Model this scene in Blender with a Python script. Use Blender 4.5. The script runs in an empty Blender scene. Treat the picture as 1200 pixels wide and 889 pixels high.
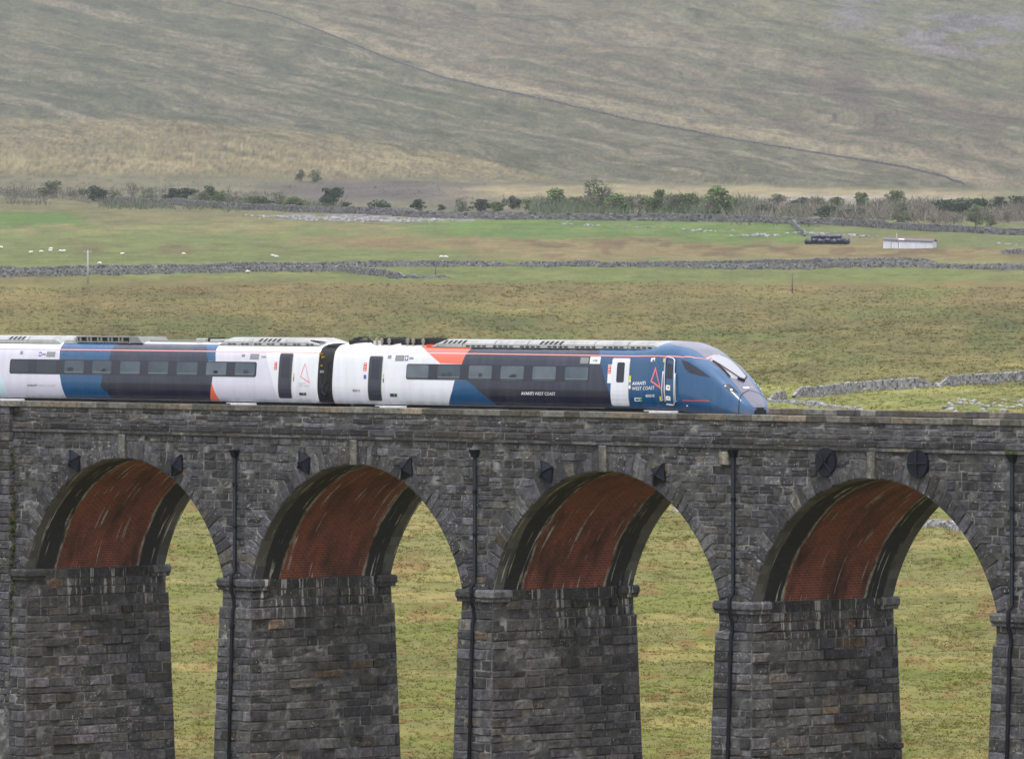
import bpy, bmesh, math, random
import numpy as np
from mathutils import Vector, Matrix
random.seed(7)
RNG = np.random.default_rng(11)
SC = bpy.context.scene
COL = SC.collection
PI = math.pi

# ----------------------------------------------------------------- helpers
def srgb(r, g, b, k=1.0):
    f = lambda c: ((c/255)/12.92 if c/255 <= .04045 else ((c/255+.055)/1.055)**2.4)
    return (f(r)*k, f(g)*k, f(b)*k)

def tag(o, label=None, cat=None, group=None, kind=None):
    if label: o['label'] = label
    if cat: o['category'] = cat
    if group: o['group'] = group
    if kind: o['kind'] = kind
    return o

def empty(name, loc=(0, 0, 0), rz=0.0):
    o = bpy.data.objects.new(name, None)
    o.location = loc
    o.rotation_euler = (0, 0, rz)
    o.empty_display_size = .2
    COL.objects.link(o)
    return o

class MB:
    """collects vertices, faces, a material slot and a colour per face; builds ONE mesh object"""
    def __init__(s):
        s.v = []; s.f = []; s.m = []; s.c = []
    def add(s, vs, fs, m=0, c=(1, 1, 1)):
        b = len(s.v)
        s.v.extend(vs)
        for f in fs:
            s.f.append(tuple(b+i for i in f)); s.m.append(m); s.c.append(c)
    def box(s, x0, x1, y0, y1, z0, z1, m=0, c=(1, 1, 1), bev=0.0):
        if bev <= 0:
            vs = [(x, y, z) for x in (x0, x1) for y in (y0, y1) for z in (z0, z1)]
            s.add(vs, [(0, 1, 3, 2), (4, 6, 7, 5), (0, 4, 5, 1), (2, 3, 7, 6), (0, 2, 6, 4), (1, 5, 7, 3)], m, c)
        else:
            bm = bmesh.new()
            bmesh.ops.create_cube(bm, size=1)
            for v in bm.verts:
                v.co = Vector((x0+(v.co.x+.5)*(x1-x0), y0+(v.co.y+.5)*(y1-y0), z0+(v.co.z+.5)*(z1-z0)))
            bmesh.ops.bevel(bm, geom=bm.edges[:], offset=bev, segments=1, profile=.5, affect='EDGES')
            s.bm(bm, m, c)
    def bm(s, bm, m=0, c=(1, 1, 1)):
        bm.verts.ensure_lookup_table(); bm.verts.index_update()
        s.add([tuple(v.co) for v in bm.verts], [tuple(v.index for v in f.verts) for f in bm.faces], m, c)
        bm.free()
    def tube(s, pts, r, n=8, m=0, c=(1, 1, 1), cap=True):
        pts = [Vector(p) for p in pts]
        rs = r if isinstance(r, (list, tuple)) else [r]*len(pts)
        base = len(s.v)
        for i, p in enumerate(pts):
            d = (pts[min(i+1, len(pts)-1)]-pts[max(i-1, 0)]).normalized()
            a = d.orthogonal().normalized() if i == 0 else (a - d*a.dot(d)).normalized()
            b = d.cross(a)
            for k in range(n):
                t = 2*PI*k/n
                s.v.append(tuple(p+(a*math.cos(t)+b*math.sin(t))*rs[i]))
        for i in range(len(pts)-1):
            for k in range(n):
                s.f.append((base+i*n+k, base+i*n+(k+1) % n, base+(i+1)*n+(k+1) % n, base+(i+1)*n+k)); s.m.append(m); s.c.append(c)
        if cap:
            s.f.append(tuple(base+k for k in range(n))[::-1]); s.m.append(m); s.c.append(c)
            e = base+(len(pts)-1)*n
            s.f.append(tuple(e+k for k in range(n))); s.m.append(m); s.c.append(c)
    def build(s, name, mats, parent=None, smooth=False, col=False):
        me = bpy.data.meshes.new(name)
        me.from_pydata(s.v, [], s.f)
        if not isinstance(mats, (list, tuple)): mats = [mats]
        for mt in mats: me.materials.append(mt)
        if len(mats) > 1:
            me.polygons.foreach_set('material_index', np.array(s.m, dtype=np.int32))
        if smooth:
            me.polygons.foreach_set('use_smooth', np.ones(len(s.f), dtype=bool))
        if col:
            at = me.attributes.new('col', 'FLOAT_COLOR', 'FACE')
            a = np.ones((len(s.f), 4), dtype=np.float32); a[:, :3] = np.array(s.c, dtype=np.float32)
            at.data.foreach_set('color', a.ravel())
        me.update()
        o = bpy.data.objects.new(name, me)
        COL.objects.link(o)
        if parent: o.parent = parent
        return o

def mesh_np(name, verts, faces, mat, cols=None, parent=None, smooth=False, domain='POINT'):
    """fast mesh from arrays: faces is (n,3) or (n,4)"""
    me = bpy.data.meshes.new(name)
    n, k = faces.shape
    me.vertices.add(len(verts)); me.vertices.foreach_set('co', np.ascontiguousarray(verts, dtype=np.float32).ravel())
    me.loops.add(n*k); me.loops.foreach_set('vertex_index', np.ascontiguousarray(faces, dtype=np.int32).ravel())
    me.polygons.add(n); me.polygons.foreach_set('loop_start', np.arange(0, n*k, k, dtype=np.int32))
    if smooth: me.polygons.foreach_set('use_smooth', np.ones(n, dtype=bool))
    me.materials.append(mat)
    if cols is not None:
        at = me.attributes.new('col', 'FLOAT_COLOR', domain)
        a = np.ones((len(cols), 4), dtype=np.float32); a[:, :3] = cols
        at.data.foreach_set('color', a.ravel())
    me.update(calc_edges=True)
    o = bpy.data.objects.new(name, me); COL.objects.link(o)
    if parent: o.parent = parent
    return o

# value noise -------------------------------------------------------
def _h(i, j, seed):
    n = (i.astype(np.int64)*374761393 + j.astype(np.int64)*668265263 + seed*974711) & 0x7fffffff
    n = ((n ^ (n >> 13))*1274126177) & 0x7fffffff
    n = ((n ^ (n >> 15))*85734371) & 0x7fffffff
    return ((n ^ (n >> 16)) & 0xffff)/65535.0
def vn(x, y, seed=0):
    xi = np.floor(x); yi = np.floor(y); fx = x-xi; fy = y-yi
    fx = fx*fx*fx*(fx*(fx*6-15)+10); fy = fy*fy*fy*(fy*(fy*6-15)+10)
    a = _h(xi, yi, seed); b = _h(xi+1, yi, seed); c = _h(xi, yi+1, seed); d = _h(xi+1, yi+1, seed)
    return (a*(1-fx)+b*fx)*(1-fy)+(c*(1-fx)+d*fx)*fy
def fbm(x, y, seed=0, octv=4, gain=.5):
    t = 0; a = 1; s = 0
    for k in range(octv):
        t = t+a*vn(x*2**k+17.3*k, y*2**k-9.1*k, seed+k); s += a; a *= gain
    return t/s            # 0..1, mean .5
def sstep(a, b, x):
    t = np.clip((x-a)/(b-a), 0, 1); return t*t*(3-2*t)

# ----------------------------------------------------------------- materials
class NT_:
    def __init__(s, name):
        s.mat = bpy.data.materials.new(name); s.mat.use_nodes = True
        s.t = s.mat.node_tree; s.n = s.t.nodes; s.l = s.t.links
        s.b = s.n['Principled BSDF']
    def new(s, ty, **kw):
        n = s.n.new(ty)
        for k, v in kw.items(): setattr(n, k, v)
        return n
    def link(s, a, b): s.l.new(a, b)
    def val(s, sock, v): sock.default_value = v
    def coords(s, kind='Object', scale=(1, 1, 1), rot=(0, 0, 0)):
        tc = s.new('ShaderNodeTexCoord'); mp = s.new('ShaderNodeMapping')
        mp.inputs['Scale'].default_value = scale; mp.inputs['Rotation'].default_value = rot
        s.link(tc.outputs[kind], mp.inputs['Vector']); return mp.outputs['Vector']
    def noise(s, vec, scale, detail=4, rough=.55):
        n = s.new('ShaderNodeTexNoise'); n.inputs['Scale'].default_value = scale
        n.inputs['Detail'].default_value = detail; n.inputs['Roughness'].default_value = rough
        s.link(vec, n.inputs['Vector']); return n.outputs['Fac']
    def ramp(s, fac, stops):
        r = s.new('ShaderNodeValToRGB'); e = r.color_ramp.elements
        while len(e) < len(stops): e.new(.5)
        for q, (p, c) in zip(e, stops):
            q.position = p; q.color = (*c, 1) if len(c) == 3 else c
        s.link(fac, r.inputs['Fac']); return r.outputs['Color']
    def math(s, op, a, b=None):
        n = s.new('ShaderNodeMath', operation=op)
        for i, q in enumerate((a, b)):
            if q is None: continue
            if isinstance(q, (int, float)): n.inputs[i].default_value = q
            else: s.link(q, n.inputs[i])
        return n.outputs[0]
    def mix(s, fac, a, b, mode='MIX'):
        n = s.new('ShaderNodeMix', data_type='RGBA', blend_type=mode)
        for i, q in ((0, fac), (6, a), (7, b)):
            if isinstance(q, (int, float)): n.inputs[i].default_value = q
            elif isinstance(q, tuple): n.inputs[i].default_value = (*q, 1) if len(q) == 3 else q
            else: s.link(q, n.inputs[i])
        return n.outputs[2]
    def attr(s, name='col'):
        return s.new('ShaderNodeAttribute', attribute_name=name).outputs['Color']
    def bump(s, h, strength=.5, dist=.05):
        n = s.new('ShaderNodeBump'); n.inputs['Strength'].default_value = strength; n.inputs['Distance'].default_value = dist
        s.link(h, n.inputs['Height']); s.link(n.outputs[0], s.b.inputs['Normal'])
    def out(s, col, rough=.8, spec=.5, metal=0, coat=0):
        if isinstance(col, tuple): s.b.inputs['Base Color'].default_value = (*col, 1)
        else: s.link(col, s.b.inputs['Base Color'])
        if isinstance(rough, (int, float)): s.b.inputs['Roughness'].default_value = rough
        else: s.link(rough, s.b.inputs['Roughness'])
        s.b.inputs['Specular IOR Level'].default_value = spec
        s.b.inputs['Metallic'].default_value = metal
        s.b.inputs['Coat Weight'].default_value = coat
        return s.mat

def plain(name, col, rough=.6, spec=.4, metal=0, var=.12, scale=3, coat=0):
    n = NT_(name); v = n.coords()
    f = n.noise(v, scale, 5)
    c = n.mix(f, tuple(x*(1-var) for x in col), tuple(min(1, x*(1+var)) for x in col))
    return n.out(c, rough, spec, metal, coat)

def paint(name, col, rough=.32, dirt=.10):
    """coach paint: thin road film that thickens in soft patches and rain runs"""
    n = NT_(name); v = n.coords(scale=(.55, .55, .55)); v2 = n.coords(scale=(2.2, 2.2, .25))
    f = n.math('MULTIPLY', n.noise(v, 1.3, 5), n.noise(v2, 1.5, 4))
    c = n.mix(n.ramp(f, [(.18, (0, 0, 0)), (.5, (dirt*2.2,)*3)]), col, (.16, .145, .125))
    r = n.ramp(n.noise(v, 2.0, 4), [(.3, (rough*.8,)*3), (.7, (rough*1.3,)*3)])
    n.b.inputs['Coat Roughness'].default_value = .06
    tc = n.new('ShaderNodeTexCoord'); sp = n.new('ShaderNodeSeparateXYZ'); n.link(tc.outputs['Object'], sp.inputs[0])
    lowz = n.math('ADD', sp.outputs[2], n.math('MULTIPLY', n.noise(n.coords(scale=(1, 1, .4)), 2.4, 5, .6), .55))
    c = n.mix(n.ramp(lowz, [(.22, (.5,)*3), (.50, (.0,)*3)]), c, (.105, .085, .062))
    n.b.inputs['Coat IOR'].default_value = 1.75
    return n.out(c, r, .3, 0, .55)

def mat_stone():
    n = NT_('weathered_gritstone'); v = n.coords()
    c = n.attr()
    big = n.noise(n.coords(scale=(.25, .25, .5)), 1.0, 5)
    run = n.noise(n.coords(scale=(1.6, 1.6, .12)), 1.3, 5, .6)
    fine = n.noise(v, 14, 6, .65); mid = n.noise(v, 4.2, 5, .6)
    c = n.mix(1.0, c, n.ramp(mid, [(.28, (.50, .50, .51)), (.52, (1, 1, 1)), (.75, (1.7, 1.68, 1.62))]), 'MULTIPLY')
    c = n.mix(1.0, c, n.ramp(fine, [(.3, (.6, .6, .6)), (.6, (1.08, 1.08, 1.08)), (.8, (1.5, 1.5, 1.5))]), 'MULTIPLY')
    c = n.mix(n.ramp(run, [(.50, (0, 0, 0)), (.72, (.6, .6, .6))]), c, (.022, .022, .024))
    c = n.mix(n.ramp(big, [(.5, (0, 0, 0)), (.75, (.35, .35, .35))]), c, (.075, .068, .05))
    # pale lichen flecks and lime
    li = n.noise(v, 8.5, 2, .5); li2 = n.noise(n.coords(scale=(.4, .4, .4)), 1, 3)
    m = n.math('MULTIPLY', n.ramp(li, [(.645, (0, 0, 0)), (.69, (1, 1, 1))]), n.ramp(li2, [(.42, (0, 0, 0)), (.62, (1, 1, 1))]))
    c = n.mix(n.math('MULTIPLY', m, .75), c, (.36, .36, .36))
    # lime drips below the barrels
    tc = n.new('ShaderNodeTexCoord'); sp = n.new('ShaderNodeSeparateXYZ'); n.link(tc.outputs['Object'], sp.inputs[0])
    dr = n.noise(n.coords(scale=(.5, 3.2, .20)), 1.6, 3, .5)
    dm = n.math('MULTIPLY', n.ramp(dr, [(.59, (0, 0, 0)), (.63, (1, 1, 1))]), n.ramp(n.math('DIVIDE', n.math('ADD', sp.outputs[2], 10.0), 2.5), [(.05, (0, 0, 0)), (.75, (1, 1, 1)), (.988, (1, 1, 1)), (.992, (0, 0, 0))]))
    dm = n.math('MULTIPLY', dm, n.math('GREATER_THAN', sp.outputs[1], .3))
    c = n.mix(n.math('MULTIPLY', dm, .85), c, (.44, .43, .41))
    n.bump(n.math('ADD', mid, n.math('MULTIPLY', fine, .6)), .8, .05)
    return n.out(c, .93, .25)

def mat_mortar():
    n = NT_('lime_mortar'); v = n.coords()
    c = n.ramp(n.noise(v, 1.2, 6, .65), [(.35, (.04, .04, .04)), (.52, (.085, .084, .082)), (.66, (.24, .237, .23))])
    n.bump(n.noise(v, 16, 4), .6, .03)
    return n.out(c, .95, .2)

def mat_soffit():
    """barrel of the arch: attribute uvw = (depth across the bridge, arc length, 0)"""
    n = NT_('arch_barrel_brick')
    a = n.new('ShaderNodeAttribute', attribute_name='uvw').outputs['Vector']
    sp = n.new('ShaderNodeSeparateXYZ'); n.link(a, sp.inputs[0]); d, w = sp.outputs[0], sp.outputs[1]
    def mp(sc):
        m = n.new('ShaderNodeMapping'); m.inputs['Scale'].default_value = sc; n.link(a, m.inputs['Vector']); return m.outputs[0]
    br = n.new('ShaderNodeTexBrick'); n.link(a, br.inputs['Vector'])
    for k, val in (('Scale', 1.0), ('Brick Width', .3), ('Row Height', .115), ('Mortar Size', .012), ('Mortar Smooth', .2), ('Bias', 0.0)): br.inputs[k].default_value = val
    br.inputs['Color1'].default_value = (.28, .060, .038, 1); br.inputs['Color2'].default_value = (.175, .042, .030, 1); br.inputs['Mortar'].default_value = (.26, .17, .13, 1)
    b2 = n.new('ShaderNodeTexBrick'); n.link(a, b2.inputs['Vector'])
    for k, val in (('Scale', 1.0), ('Brick Width', .235), ('Row Height', .083), ('Mortar Size', .008), ('Bias', 0.0)): b2.inputs[k].default_value = val
    b2.inputs['Color1'].default_value = (.022, .022, .026, 1); b2.inputs['Color2'].default_value = (.012, .0125, .015, 1); b2.inputs['Mortar'].default_value = (.045, .043, .04, 1)
    st = n.new('ShaderNodeTexBrick'); n.link(a, st.inputs['Vector'])
    for k, val in (('Scale', 1.0), ('Brick Width', .8), ('Row Height', .42), ('Mortar Size', .012), ('Bias', 0.0)): st.inputs[k].default_value = val
    st.inputs['Color1'].default_value = (.13, .127, .12, 1); st.inputs['Color2'].default_value = (.065, .064, .062, 1); st.inputs['Mortar'].default_value = (.09, .088, .08, 1)
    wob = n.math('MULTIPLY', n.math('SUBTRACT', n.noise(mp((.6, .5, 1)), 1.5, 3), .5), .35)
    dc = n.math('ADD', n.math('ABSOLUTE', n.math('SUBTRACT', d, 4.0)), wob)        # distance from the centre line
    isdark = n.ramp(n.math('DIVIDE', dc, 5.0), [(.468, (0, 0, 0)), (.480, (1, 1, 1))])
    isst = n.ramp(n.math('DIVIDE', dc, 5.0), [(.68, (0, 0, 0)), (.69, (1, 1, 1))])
    dark_patch = n.noise(mp((.5, .22, 1)), 1.6, 5, .6)  # large random dark patches over the red brick
    c = n.mix(n.ramp(dark_patch, [(.45, (0, 0, 0)), (.66, (.85, .85, .85))]), br.outputs['Color'], (.03, .017, .014))
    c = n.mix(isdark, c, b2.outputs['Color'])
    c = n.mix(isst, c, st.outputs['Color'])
    # lime runs: long in the arc direction, narrow across
    r1 = n.noise(mp((6.5, .30, 1)), 1.0, 2, .45); r2 = n.noise(mp((.8, .5, 1)), 1.3, 3)
    edge = n.ramp(n.math('ABSOLUTE', n.math('SUBTRACT', n.math('DIVIDE', dc, 5.0), .474)), [(0, (1, 1, 1)), (.022, (0, 0, 0))])
    run = n.math('MULTIPLY', n.ramp(r1, [(.625, (0, 0, 0)), (.65, (1, 1, 1))]), n.ramp(r2, [(.42, (0, 0, 0)), (.56, (1, 1, 1))]))
    runm = n.math('MAXIMUM', run, n.math('MULTIPLY', edge, n.ramp(n.noise(mp((1.5, .5, 1)), 1.6, 4), [(.40, (0, 0, 0)), (.56, (.95, .95, .95))])))
    grime = n.math('MULTIPLY', runm, n.ramp(n.noise(mp((3, 2, 1)), 2.0, 4), [(.3, (.25,)*3), (.6, (.95,)*3)]))
    c = n.mix(n.math('MULTIPLY', grime, .9), c, (.62, .60, .56))
    n.bump(n.math('ADD', br.outputs['Fac'], n.noise(mp((4, 4, 4)), 3, 4)), .35, .03)
    return n.out(c, .85, .3)

def mat_ground():
    n = NT_('moor_turf'); c = n.attr()
    g = n.new('ShaderNodeNewGeometry').outputs['Position']
    def mp(sc):
        m = n.new('ShaderNodeMapping'); m.inputs['Scale'].default_value = sc; n.link(g, m.inputs['Vector']); return m.outputs[0]
    f1 = n.noise(mp((1, 1, 1)), .42, 6, .72); f2 = n.noise(mp((1, 1, 1)), .06, 5, .6)
    c = n.mix(1.0, c, n.ramp(f1, [(.28, (.74, .76, .70)), (.5, (1, 1, 1)), (.74, (1.28, 1.24, 1.16))]), 'MULTIPLY')
    c = n.mix(1.0, c, n.ramp(f2, [(.3, (.82, .86, .8)), (.5, (1, 1, 1)), (.7, (1.16, 1.10, 1.05))]), 'MULTIPLY')
    n.bump(f1, .35, .3)
    return n.out(c, .95, .15)

def mat_attr(name, rough=.9, spec=.2, var=None, transl=0):
    n = NT_(name); c = n.attr()
    if var:
        f = n.noise(n.coords(), var, 5, .65)
        c = n.mix(1.0, c, n.ramp(f, [(.28, (.5, .5, .5)), (.55, (1, 1, 1)), (.8, (1.45, 1.45, 1.45))]), 'MULTIPLY')
        n.bump(f, .6, .05)
    m = n.out(c, rough, spec)
    if transl:                                   # thin leaves let light through
        t = n.new('ShaderNodeBsdfTranslucent'); n.link(c, t.inputs['Color'])
        mx = n.new('ShaderNodeMixShader'); mx.inputs[0].default_value = transl
        n.link(n.b.outputs[0], mx.inputs[1]); n.link(t.outputs[0], mx.inputs[2]); n.link(mx.outputs[0], n.n['Material Output'].inputs['Surface'])
    return m
# ----------------------------------------------------------------- survey frame
# world: x along the viaduct (0 = crown of the first arch in the picture), y across it (0 = near face), z up (0 = parapet top)
T = 0.8315; CT, ST = math.cos(T), math.sin(T)
CAM = (255.114, -209.472, 5.334)
FPX = 8775.7; HOR = 329.93                    # focal length and horizon row of the 1200 px wide photograph
def wpt(X, Z):                                # (metres right of, metres ahead of the viewpoint) -> world x, y
    return CAM[0]+X*CT-Z*ST, CAM[1]+X*ST+Z*CT
# long section of the dale, viewpoint to fell: distance -> ground level
_AZ = np.array([60, 150, 220, 280, 315, 345, 400, 450, 520, 600, 700, 800, 880, 1000, 1150, 1300, 1500, 1600, 1750, 1900, 2050, 2200, 2300, 2450, 2650, 2900, 3200, 3600, 4000, 4400, 4800, 5300, 5800, 6600], float)
_AY = np.array([2900, 1980, 1520, 1210, 1035, 905, 776, 697, 642, 598, 550, 508, 484, 452, 412, 375, 333, 316, 297, 282, 266, 252, 245, 236, 226, 212, 185, 140, 92, 40, -15, -90, -130, -140], float)
_AH = CAM[2]-(_AY-HOR)*_AZ/FPX
_LG = np.log(_AZ)
_gl = np.linspace(_LG[0], _LG[-1], 900); _gh = np.interp(_gl, _LG, _AH)
_k = np.exp(-np.linspace(-2.2, 2.2, 23)**2); _k /= _k.sum()
_gh = np.convolve(np.pad(_gh, 11, 'edge'), _k, 'valid')
def height(X, Z):
    h = np.interp(np.log(np.maximum(Z, 60)), _gl, _gh)
    far = sstep(1900, 3000, Z); mid = sstep(420, 700, Z)
    u = X/Z*FPX
    h = h+(fbm(X/90, Z/260, 3, 3)-.5)*2.2*mid*(1-far)+(fbm(X/22, Z/70, 5, 3)-.5)*1.0*(1-far)*(.3+.7*mid)
    # gullies that run down the fell from upper left to lower right
    q = X*.965+Z*.26
    h = h+far*((fbm(q/75, (Z-X*.26)/1500, 9, 4)-.5)*9+(fbm(q/21, (Z-X*.26)/700, 12, 3)-.5)*2.4)
    # the low shoulder in front of the fell, highest at the left
    hump = np.interp(u, [-1500, -600, -380, -150, 60, 240], [22, 21.5, 20, 12, 5, 0])
    h = h+hump*np.exp(-((Z-3020)/np.where(Z < 3020, 330, 150))**2)
    return h
def row_of(X, Z, h): return HOR-(h-CAM[2])/Z*FPX
_FZ = np.exp(np.linspace(math.log(250), math.log(6400), 2600))
def at(px, py):
    """the spot on the ground that lies in this direction from the viewpoint: X, Z, level"""
    u = (px-600)/FPX; X = u*_FZ; h = height(X, _FZ); y = row_of(X, _FZ, h)
    k = np.argmax(y <= py)
    return float(X[k]), float(_FZ[k]), float(h[k])
def spot(px, py):
    X, Z, h = at(px, py); x, y = wpt(X, Z); return Vector((x, y, h)), Z

# ----------------------------------------------------------------- ground cover colours, by place
G = lambda r, g, b: np.array(srgb(r, g, b))
def cover(X, Z, h):
    px = 600+X/Z*FPX; py = row_of(X, Z, h)
    w1 = fbm(px/60, py/9, 21, 4)-.5; w2 = fbm(px/16, py/4, 25, 3)-.5; w3 = fbm(px/170, py/24, 29, 3)-.5
    x = px+w1*60; y = py+w1*9+w2*3.0
    c = np.zeros(px.shape+(3,))
    def lay(m, col):
        nonlocal c
        m = np.clip(m, 0, 1)[..., None]; c = c*(1-m)+np.asarray(col)*m
    def between(a, b, s=3): return sstep(a-s, a+s, y)*(1-sstep(b-s, b+s, y))
    def patch(x0, x1, y0, y1, sx=25, sy=3): return sstep(x0-sx, x0+sx, x)*(1-sstep(x1-sx, x1+sx, x))*between(y0, y1, sy)
    n1 = fbm(px/34, py/7, 33, 4); n2 = fbm(px/90, py/14, 37, 4); n3 = fbm(px/11, py/3.2, 41, 3)
    # rough pasture this side of the walls
    lay(np.ones_like(px), G(121, 114, 66))
    lay(sstep(.50, .66, n1)*.7, G(137, 125, 76)); lay(sstep(.52, .7, n2)*.8, G(108, 114, 60)); lay(sstep(.58, .72, n3)*.45, G(96, 96, 52))
    lay(between(331, 362, 8)*.42, G(140, 121, 78)); lay(sstep(395, 470, y)*.35, G(120, 124, 66))
    lay(patch(1030, 1110, 335, 352, 25, 5)*.6, G(112, 122, 62))
    lay(patch(900, 1400, 452, 520, 10, 5)*.75, G(158, 156, 88)); lay(patch(900, 1400, 464, 520, 20, 4)*sstep(.5, .65, n1)*.6, G(125, 138, 66))
    # nearer, through the arches: paler mown-looking moor grass with straw bands
    low = sstep(540, 590, y)
    lay(low, G(142, 139, 80))
    sb = fbm(px/160, py/11, 45, 4); sg = fbm(px/70, py/15, 47, 4); sd = fbm(px/26, py/8, 49, 4)
    lay(low*sstep(.50, .62, sg)*.75, G(134, 138, 64)); lay(low*sstep(.53, .70, sb)*.62, G(176, 160, 100)); lay(low*sstep(.60, .74, sd)*.55, G(118, 112, 52)); lay(low*sstep(.64, .74, fbm(px/40, py/9, 53, 3))*.5, G(150, 112, 70))
    # enclosed fields between the walls
    fld = 1-sstep(326, 333, y+np.where(px < 380, 2, -1))
    lay(fld, G(127, 137, 75))
    lay(fld*sstep(.5, .68, n2)*.5, G(146, 146, 90))
    lay(fld*patch(-400, 60, 318, 340, 30)*.8, G(138, 122, 84))
    lay(patch(-400, 520, 200, 262, 40, 3)*.9, G(134, 128, 86)); lay(patch(-400, 560, 262, 273, 60, 3)*sstep(.4, .6, n1)*.8, G(156, 146, 98))
    lay(patch(-400, 95, 249, 263, 12, 2), G(110, 138, 62)); lay(patch(90, 340, 285, 298, 40, 3)*sstep(.38, .58, n1), G(122, 114, 74)); lay(patch(350, 460, 279, 289, 30, 2)*.8, G(152, 138, 92))
    lay(patch(410, 2000, 276, 291, 70, 3)*.95, G(152, 130, 88)); lay(patch(560, 2000, 279, 304, 60, 3)*.9, G(156, 139, 94)); lay(patch(560, 2000, 279, 300, 60, 3)*sstep(.48, .62, n1)*.9, G(128, 106, 74))
    GB = G(110, 138, 62); lay(patch(505, 950, 257, 279, 40, 2), GB); lay(patch(480, 700, 262, 272, 40, 2)*.6, GB); lay(patch(800, 945, 270, 284, 14, 3), GB); lay(patch(470, 950, 255, 286, 30, 3)*sstep(.5, .62, n3)*.5, G(134, 144, 82))
    lay(patch(325, 565, 249.5, 258.5, 18, 1.5)*sstep(.36, .48, n3)*.9, G(160, 157, 155))
    lay(patch(1090, 2000, 266, 291, 12, 4)*.9, G(122, 134, 78)); lay(patch(945, 1035, 262, 284, 12, 4)*.7, G(124, 128, 84))
    # scrubby ground behind the top wall, heather, straw
    sc = 1-sstep(248, 253, y+np.interp(px, [0, 300, 600, 900, 1200], [13, 5, 0, -1, -12]))
    lay(sc, G(134, 130, 102)); lay(sc*sstep(.5, .65, n3)*.6, G(112, 110, 88))
    lay(sc*patch(-400, 110, 232, 252, 30, 3), G(130, 124, 80))
    lay(patch(310, 650, 214, 236, 60, 4)*.95, G(112, 104, 100)); lay(patch(-400, 330, 204, 238, 60, 6)*sstep(.4, .6, n2)*.7, G(138, 130, 104))
    lay(patch(540, 1150, 218, 233, 60, 3)*.9, G(180, 166, 126)); lay(patch(900, 1110, 228, 238, 40, 3)*.85, G(192, 182, 166))
    # the fell
    top = 1-sstep(214, 222, y+np.interp(px, [0, 300, 640, 1200], [14, 10, 4, -4]))
    lay(top, G(108, 110, 84)); lay(top*sstep(420, 900, px)*.6, G(122, 119, 95))
    q = (py-px*.21)+w3*22
    s1 = fbm(q/15, px/520, 61, 4); s2 = fbm(q/4.6, px/260, 65, 4); s3 = fbm(px/55, q/16, 69, 4)
    lay(top*sstep(.48, .64, s1)*.7, G(134, 130, 105)); lay(top*sstep(.55, .68, s2)*.7, G(156, 146, 122)); lay(top*sstep(.53, .66, s3)*.65, G(96, 100, 72)); lay(top*sstep(.56, .66, fbm(px/30, q/7, 113, 3))*.5, G(88, 90, 66))
    wl = np.interp(px, [-300, 245, 330, 420, 520, 640, 740, 850, 1000, 1130, 1500], [-80, 0, 20, 55, 92, 118, 142, 163, 187, 217, 290])
    band = np.exp(-((py-wl+11+w1*14)/9)**2)*sstep(260, 420, px)
    lay(top*band*.62, G(176, 160, 130))
    up = sstep(2, 24, wl-py)*sstep(300, 520, px)
    lay(top*up*sstep(.44, .6, s1)*.6, G(146, 132, 108)); lay(top*up*sstep(.55, .68, s3)*.65, G(118, 106, 92))
    lay(top*sstep(.0, 60, wl-py-90)*.55, G(124, 128, 92))
    lay(top*patch(965, 1020, -40, 34, 25, 10)*sstep(.42, .56, n1)*.55, G(140, 133, 148)); lay(top*patch(1060, 1300, 12, 66, 35, 12)*sstep(.42, .54, n1)*.55, G(140, 133, 148))
    lay(top*patch(-400, 330, -40, 60, 60, 20)*sstep(.4, .6, s1)*.5, G(116, 114, 84))
    hl = np.interp(px, [-300, 0, 200, 330, 450, 560, 640, 700], [138, 138, 140, 150, 165, 186, 206, 220])
    hm = sstep(-2, 3, py-hl)*top*sstep(720, 640, px)
    lay(hm, G(138, 129, 98)); lay(hm*sstep(.48, .64, s1)*.6, G(134, 128, 92)); lay(hm*sstep(.50, .7, s2)*.6, G(156, 144, 112)); lay(hm*sstep(.58, .7, s3)*.4, G(122, 122, 84))
    lay(hm*np.exp(-((py-192)/9)**2)*.5, G(170, 154, 114))
    sp = fbm(px/5.5+py/9, q/2.0, 71, 3)-.5; sq = fbm(px/22, q/4.5, 75, 4)-.5; sr = fbm(px/9, (py+px*.05)/3.2, 79, 3)-.5; sw = vn(px/2.7, q/1.3, 121)-.5+RNG.normal(0, .22, px.shape)
    c *= np.clip(1+(top*(sp*.55+sq*.75+sr*.35+sw*.55))[..., None]*np.array([1, .97, .92]), .4, 1.8)
    fd = (fld*(1-top)); fq = fbm(px/26, py/2.6, 83, 4)-.5; c *= np.clip(1+(fd*(fq*.6+(vn(px/3, py/1.2, 127)-.5)*.22))[..., None], .6, 1.5)
    for sc_, am, sd_ in ((9.0, .34, 87), (4.2, .26, 93)):
        rg_ = 1-np.abs(2*fbm(q/sc_, px/150, sd_, 3)-1); c *= (1-top*am*sstep(.90, 1.0, rg_)*sstep(.35, .6, fbm(px/120, q/30, sd_+3, 2)))[..., None]
    n4 = fbm(px/150, py/19, 101, 3)-.5; n5 = fbm(px/45, py/6.5, 105, 3)-.5; rp = sstep(328, 336, py)*(1-low); c *= (1+rp*(n4*.55+n5*.45))[..., None]*(1+.13*rp)[..., None]
    for xs, ys in (([10, 150, 300, 430, 500], [106, 112, 131, 150, 176]),):
        lay(top*np.exp(-((py-np.interp(px, xs, ys, left=-99, right=-99))/1.3)**2)*.5, G(84, 80, 72))
    c = c*(1-.24*top*(1-.35*hm)*(1-.4*band)-.13*fld*(1-top))[..., None]
    return np.clip(c, .003, 1)*ALB
ALB = .51

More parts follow.
